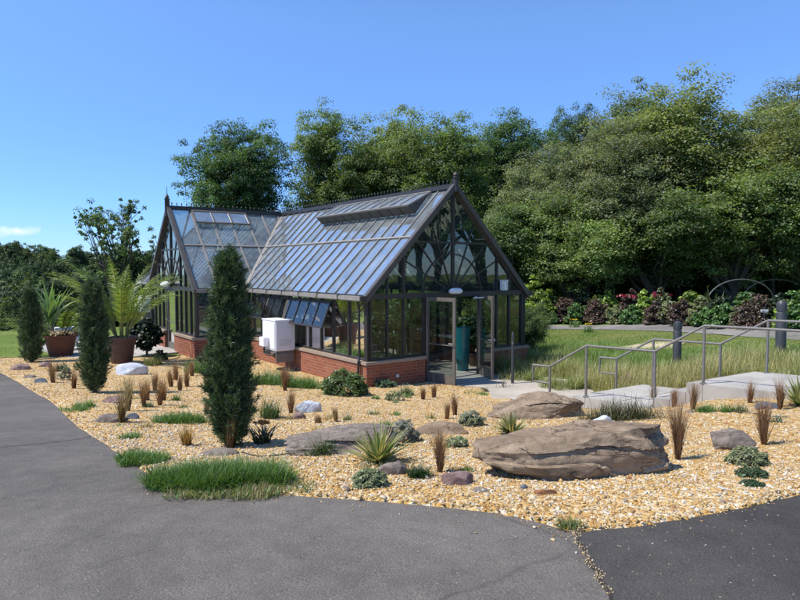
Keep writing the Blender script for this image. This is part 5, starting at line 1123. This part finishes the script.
# ------------------------------------------------------------------ potted plants by the wing
def palm_fronds(r, n, ln, z0, cols, leaflet=.3, spread=(.25, 1.1), droop=.9, lw=.03, base_r=.05):
    parts = []; stems = MB()
    for i in range(n):
        a = r.random() * 6.283; t0 = r.uniform(*spread); L_ = ln * r.uniform(.75, 1.1); p = np.array([base_r * math.cos(a), base_r * math.sin(a), z0]); pts = [p.copy()]; k = 14
        for j in range(k):
            an = t0 + droop * (j / k) ** 1.6; p = p + np.array([math.cos(a) * math.sin(an), math.sin(a) * math.sin(an), math.cos(an)]) * L_ / k; pts.append(p.copy())
        stems.tube(pts, list(np.linspace(.014, .004, k + 1)), 5); pts = np.array(pts)
        m = 46; s = np.linspace(.22, 1, m); q = np.stack([np.interp(s * k, np.arange(k + 1), pts[:, c]) for c in range(3)], 1); tg = unit(np.gradient(q, axis=0)); sdv = np.array([-math.sin(a), math.cos(a), 0])
        for sg in (-1, 1):
            d = unit(sdv * sg * .8 + tg * 1.25 + np.array([0, 0, -.18]) + r.normal(0, .16, (m, 3))); l_ = (leaflet * np.sin(np.clip(s * 1.05, 0, 1) * 2.6 + .35))[:, None]; w = np.cross(d, tg); w = unit(np.cross(w, d)) * lw * .5
            V = np.stack([q - w, q + w, q + d * l_ + np.array([0, 0, -.28]) * l_ + w * .1, q + d * l_ + np.array([0, 0, -.28]) * l_ - w * .1], 1).reshape(-1, 3)
            parts.append((V, np.arange(4 * m).reshape(m, 4), np.repeat(tints(r, m, cols, .14), 4, 0)))
    return parts, stems
def pot(e, rad, hgt, mat):
    MB().lathe([(rad * .68, 0), (rad * .72, .02), (rad * .97, hgt * .9), (rad * 1.06, hgt * .9), (rad * 1.08, hgt), (rad * .97, hgt), (rad * .94, hgt * .93), (.01, hgt * .93)], 28).build('pot', mat, e, 0, True)
    MB().lathe([(rad * .93, hgt * .93), (rad * .9, hgt * .95), (.02, hgt * .97)], 20).build('soil', M['soil'], e)
PG = [(.18, .29, .05), (.23, .33, .06), (.14, .24, .04), (.30, .36, .08)]
# palm in the large brown pot
p = at(122, 364); sc = 1
e = empty('potted_palm', (p.x, p.y, .035), 0, 'tall yellow-green palm in the large brown pot near the wing door', 'potted palm'); pot(e, S(p, 13.5), S(p, 28), M['darkpot'])
r = nr(); pts, stm = palm_fronds(r, 30, S(p, 88), S(p, 27), PG, .36, (.02, .52), 1.15, .022, .14); V, Fq, Tn = merge(pts); link('fronds', np_mesh('fronds', V, Fq, M['plant'], Tn), e); stm.build('stem', paint('palm_stem', (.14, .16, .05), .6), e)
p2 = at(147, 357); r = nr(); e = empty('dark_shrub', (p2.x, p2.y, .035), 0, 'dark glossy shrub beside the large brown pot', 'shrub')
C = rand_unit(r, 90) * np.array([S(p2, 15), S(p2, 13), S(p2, 15)]) * r.uniform(.6, 1.1, (90, 1)) + np.array([0, 0, S(p2, 20)]); V, Fq, Tn = cloud(r, C, np.full(90, .12), 50, .13, .08, [(.014, .03, .012), (.022, .04, .016), (.03, .05, .02)]); link('foliage', np_mesh('foliage', V, Fq, M['plant'], Tn), e); MB().tube([(0, 0, 0), (0, 0, S(p2, 26))], [.04, .03], 6).build('stem', M['bark'], e)
# reddish planter with banana and palms
p = at(61, 356); e = empty('potted_palm', (p.x, p.y, h(p.x, p.y) + .02), 0, 'low spreading palm in the reddish planter beside the smallest cedar', 'potted palm'); pot(e, S(p, 15), S(p, 21), M['terracotta'])
r = nr(); pts, stm = palm_fronds(r, 16, S(p, 44), S(p, 20), [(.10, .17, .03), (.14, .21, .04), (.2, .25, .05)], .36, (.25, 1.2), .8, .04, .15); V, Fq, Tn = merge(pts); link('fronds', np_mesh('fronds', V, Fq, M['plant'], Tn), e); stm.build('stem', M['bark'], e)
C = disc(r, 26, S(p, 15)); C[:, 2] = S(p, 22); V, Fq, Tn = cloud(r, C, np.full(26, .12), 30, .09, .05, [(.34, .24, .13), (.30, .20, .10), (.22, .2, .06)]); link('dry_leaves', np_mesh('dry_leaves', V, Fq, M['plant'], Tn), e)
def banana(p, hgt, n, label, cat='plant', group=None, cols=((.16, .26, .08), (.23, .33, .13)), z=None, lw=.10):
    r = nr(); e = empty('banana_plant', (p.x, p.y, z if z is not None else h(p.x, p.y)), 0, label, cat, group); b = disc(r, n, .08); b[:, 2] = hgt * .38
    V, Fq, Tn = blades(r, b, hgt * r.uniform(.4, .72, n), hgt * lw, r.uniform(.05, .55, n), r.uniform(.2, 1.3, n), list(cols), .15, None, 7); link('leaves', np_mesh('leaves', V, Fq, M['plant'], Tn), e)
    m = MB()
    for k in range(3): m.tube([(.06 * k - .06, 0, 0), (.05 * k - .05, .02, hgt * .42)], [.05, .03], 8)
    m.build('stem', paint('banana_stem', (.12, .14, .06), .6), e); return e
p = at(52, 350); banana(p, S(p, 70), 26, 'banana plants with broad pale leaves behind the reddish planter', lw=.085)
# pale steps beyond the planters
p = at(79, 352); e = empty('stone_steps', (p.x, p.y, h(p.x, p.y)), th, 'flight of pale stone steps behind the reddish planter', 'steps'); 
for k in range(5): MB().box((-.5, k * .36, -.1), (.55, k * .36 + .42, .14 * (k + 1))).build('step', M['offwhite'], e, .01)

# ------------------------------------------------------------------ inside the greenhouse
inr = random.Random(12)
p = gw(3.40, .62, .012); e = empty('tall_vase', p, 0, 'tall teal glazed vase standing just inside the open front door', 'vase'); hv = 1.15
MB().lathe([(.14, 0), (.15, .02), (.185, hv * .5), (.20, hv * .85), (.205, hv * .96), (.215, hv), (.19, hv), (.18, hv * .95), (.01, hv * .93)], 28).build('body', M['teal'], e, 0, True); MB().lathe([(.178, hv * .93), (.02, hv * .95)], 20).build('soil', M['soil'], e)
r = nr(); C = disc(r, 14, .25) + np.array([0, 0, hv + .18]); V, Fq, Tn = cloud(r, C, np.full(14, .14), 26, .12, .06, G_DARK); link('foliage', np_mesh('foliage', V, Fq, M['plant'], Tn), e)
def indoor(v, u, hgt, w, label, cols, lf=.13, potr=.22):
    p = gw(v, u, .012); r = nr(); e = empty('potted_plant', p, 0, label, 'potted plant', 'potted plants inside the greenhouse'); pot(e, potr, .36, M['darkpot'] if inr.random() < .5 else M['black']); n = 60
    dv = rand_unit(r, n); C = dv * r.uniform(.4, 1, (n, 1)) * np.array([w, w, hgt * .36]) + np.array([0, 0, .36 + hgt * .45]); C[:, 2] = np.maximum(C[:, 2], .38)
    V, Fq, Tn = cloud(r, C, np.full(n, w * .32), 38, lf, lf * .5, cols); link('foliage', np_mesh('foliage', V, Fq, M['plant'], Tn), e); MB().tube([(0, 0, .3), (0.03, 0, .36 + hgt * .5)], [.025, .015], 6).build('stem', M['bark'], e)
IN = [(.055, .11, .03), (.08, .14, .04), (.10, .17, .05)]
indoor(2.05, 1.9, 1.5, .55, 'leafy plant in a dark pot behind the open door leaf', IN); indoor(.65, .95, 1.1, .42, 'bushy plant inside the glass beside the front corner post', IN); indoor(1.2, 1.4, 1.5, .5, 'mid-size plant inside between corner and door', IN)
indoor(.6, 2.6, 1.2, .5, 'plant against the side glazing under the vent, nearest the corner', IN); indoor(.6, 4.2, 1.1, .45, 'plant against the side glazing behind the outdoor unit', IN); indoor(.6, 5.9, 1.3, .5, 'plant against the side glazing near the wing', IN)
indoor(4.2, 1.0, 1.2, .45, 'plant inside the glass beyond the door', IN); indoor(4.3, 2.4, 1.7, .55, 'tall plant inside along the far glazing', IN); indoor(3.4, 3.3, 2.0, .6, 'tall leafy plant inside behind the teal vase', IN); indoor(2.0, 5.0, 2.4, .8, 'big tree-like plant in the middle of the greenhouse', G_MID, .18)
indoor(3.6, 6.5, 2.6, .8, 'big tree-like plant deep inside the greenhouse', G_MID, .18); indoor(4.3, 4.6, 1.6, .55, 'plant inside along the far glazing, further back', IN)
for v, u, hh, lab in ((2.9, 2.5, 2.3, 'banana plant inside behind the teal vase'), (1.3, 3.4, 2.3, 'banana plant inside the long glazed wall'), (3.9, 8.5, 2.6, 'banana plant deep inside near the wing'), (0.2, 9.4, 2.2, 'banana plant inside the gable wing'), (.3, 8.1, 1.6, 'short banana plant inside the wing corner')):
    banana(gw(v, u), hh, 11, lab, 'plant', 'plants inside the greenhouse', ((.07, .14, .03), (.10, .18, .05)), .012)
p = gw(.0, 0)
o = MB()
e = empty('plant_bench', gw(4.35, 4.5, .012), th, 'pale staging bench along the far glazing inside', 'bench'); MB().box((-.4, -3.2, .72), (.4, 3.6, .78)).build('bench_top', M['offwhite'], e)
for y in (-3.1, -.9, 1.3, 3.5):
    for x in (-.36, .36): MB().box((x - .02, y - .02, 0), (x + .02, y + .02, .72)).build('leg', M['steel'], e)

# ------------------------------------------------------------------ sky, sun, camera
sun_dir = Vector((-.93, -.28, 0)).normalized(); EL = R(57)
sd3 = Vector((sun_dir.x * math.cos(EL), sun_dir.y * math.cos(EL), math.sin(EL)))
w = bpy.data.worlds.new('World'); scene.world = w; w.use_nodes = True; nt = w.node_tree; nt.nodes.clear()
out = nt.nodes.new('ShaderNodeOutputWorld'); bg = nt.nodes.new('ShaderNodeBackground'); sky = nt.nodes.new('ShaderNodeTexSky')
sky.sky_type = 'NISHITA'; sky.sun_disc = False; sky.sun_elevation = EL; sky.sun_rotation = math.atan2(sun_dir.x, sun_dir.y); sky.air_density = .75; sky.dust_density = 0.0; sky.ozone_density = 5.0; sky.altitude = 50
# two small fair-weather clouds low in the sky
tc = nt.nodes.new('ShaderNodeTexCoord')
def cloud_mask(px, py, sx, sy, scale):
    d = Vector(ray(px, py)).normalized(); sb = nt.nodes.new('ShaderNodeVectorMath'); sb.operation = 'SUBTRACT'; nt.links.new(tc.outputs['Generated'], sb.inputs[0]); sb.inputs[1].default_value = d
    ml = nt.nodes.new('ShaderNodeVectorMath'); ml.operation = 'MULTIPLY'; nt.links.new(sb.outputs[0], ml.inputs[0]); ml.inputs[1].default_value = (1 / sx, 1 / sx, 1 / sy)
    ln = nt.nodes.new('ShaderNodeVectorMath'); ln.operation = 'LENGTH'; nt.links.new(ml.outputs[0], ln.inputs[0])
    n = nt.nodes.new('ShaderNodeTexNoise'); n.inputs['Scale'].default_value = scale; n.inputs['Detail'].default_value = 7; nt.links.new(tc.outputs['Generated'], n.inputs['Vector'])
    s = nt.nodes.new('ShaderNodeMath'); s.operation = 'SUBTRACT'; nt.links.new(n.outputs['Fac'], s.inputs[0]); mm = nt.nodes.new('ShaderNodeMath'); mm.operation = 'MULTIPLY'; nt.links.new(ln.outputs['Value'], mm.inputs[0]); mm.inputs[1].default_value = .5; nt.links.new(mm.outputs[0], s.inputs[1])
    r_ = nt.nodes.new('ShaderNodeMapRange'); nt.links.new(s.outputs[0], r_.inputs[0]); r_.inputs[1].default_value = .08; r_.inputs[2].default_value = .42; return r_.outputs[0]
ad = nt.nodes.new('ShaderNodeMath'); ad.operation = 'ADD'; ad.use_clamp = True
nt.links.new(cloud_mask(16, 231, .035, .012, 26), ad.inputs[0]); nt.links.new(cloud_mask(806, 150, .06, .055, 14), ad.inputs[1])
mx = nt.nodes.new('ShaderNodeMix'); mx.data_type = 'RGBA'; nt.links.new(ad.outputs[0], mx.inputs[0]); hs = nt.nodes.new('ShaderNodeHueSaturation'); hs.inputs['Saturation'].default_value = 1.05; hs.inputs['Hue'].default_value = .502; nt.links.new(sky.outputs[0], hs.inputs['Color']); sx_ = nt.nodes.new('ShaderNodeSeparateXYZ'); nt.links.new(tc.outputs['Generated'], sx_.inputs[0]); cr_n = nt.nodes.new('ShaderNodeValToRGB'); nt.links.new(sx_.outputs[2], cr_n.inputs[0])
e_ = cr_n.color_ramp.elements
while len(e_) < 4: e_.new(.5)
for i_, (p_, c_) in enumerate(((0, (.27, .34, .46)), (.10, (.37, .46, .60)), (.36, (.66, .70, .74)), (1, (.75, .75, .75)))): e_[i_].position = p_; e_[i_].color = (*c_, 1)
mu_ = nt.nodes.new('ShaderNodeMix'); mu_.data_type = 'RGBA'; mu_.blend_type = 'MULTIPLY'; mu_.inputs[0].default_value = 1; nt.links.new(hs.outputs[0], mu_.inputs[6]); nt.links.new(cr_n.outputs[0], mu_.inputs[7])
vm_ = nt.nodes.new('ShaderNodeVectorMath'); vm_.operation = 'SCALE'; vm_.inputs['Scale'].default_value = 1.85; nt.links.new(mu_.outputs[2], vm_.inputs[0]); nt.links.new(vm_.outputs[0], mx.inputs[6]); mx.inputs[7].default_value = (5.6, 5.8, 6.2, 1)
nt.links.new(mx.outputs[2], bg.inputs[0]); bg.inputs[1].default_value = .145; nt.links.new(bg.outputs[0], out.inputs[0])
ld = bpy.data.lights.new('sun', 'SUN'); ld.energy = 4.4; ld.angle = R(.53); ld.color = (1, .935, .83); lo = bpy.data.objects.new('sun', ld); COL.objects.link(lo); lo.rotation_euler = (-sd3).to_track_quat('-Z', 'Y').to_euler(); lo.location = (-20, -10, 40)
cd = bpy.data.cameras.new('camera'); cam = bpy.data.objects.new('camera', cd); COL.objects.link(cam); scene.camera = cam
cd.sensor_width = 36; cd.sensor_fit = 'HORIZONTAL'; cd.lens = F / 800 * 36; cd.clip_end = 1500; cd.clip_start = .05
cam.location = (0, 0, CAMZ); cam.rotation_euler = (R(90) - PITCH, 0, 0)
vs = scene.view_settings; vs.view_transform = 'Standard'; vs.look = 'None'; vs.exposure = .44; vs.gamma = 1; vs.use_curve_mapping = False
scene.render.engine = 'CYCLES'
cy = scene.cycles; cy.max_bounces = 8; cy.transparent_max_bounces = 24; cy.diffuse_bounces = 3; cy.glossy_bounces = 3; cy.use_denoising = True; cy.caustics_reflective = False; cy.caustics_refractive = False
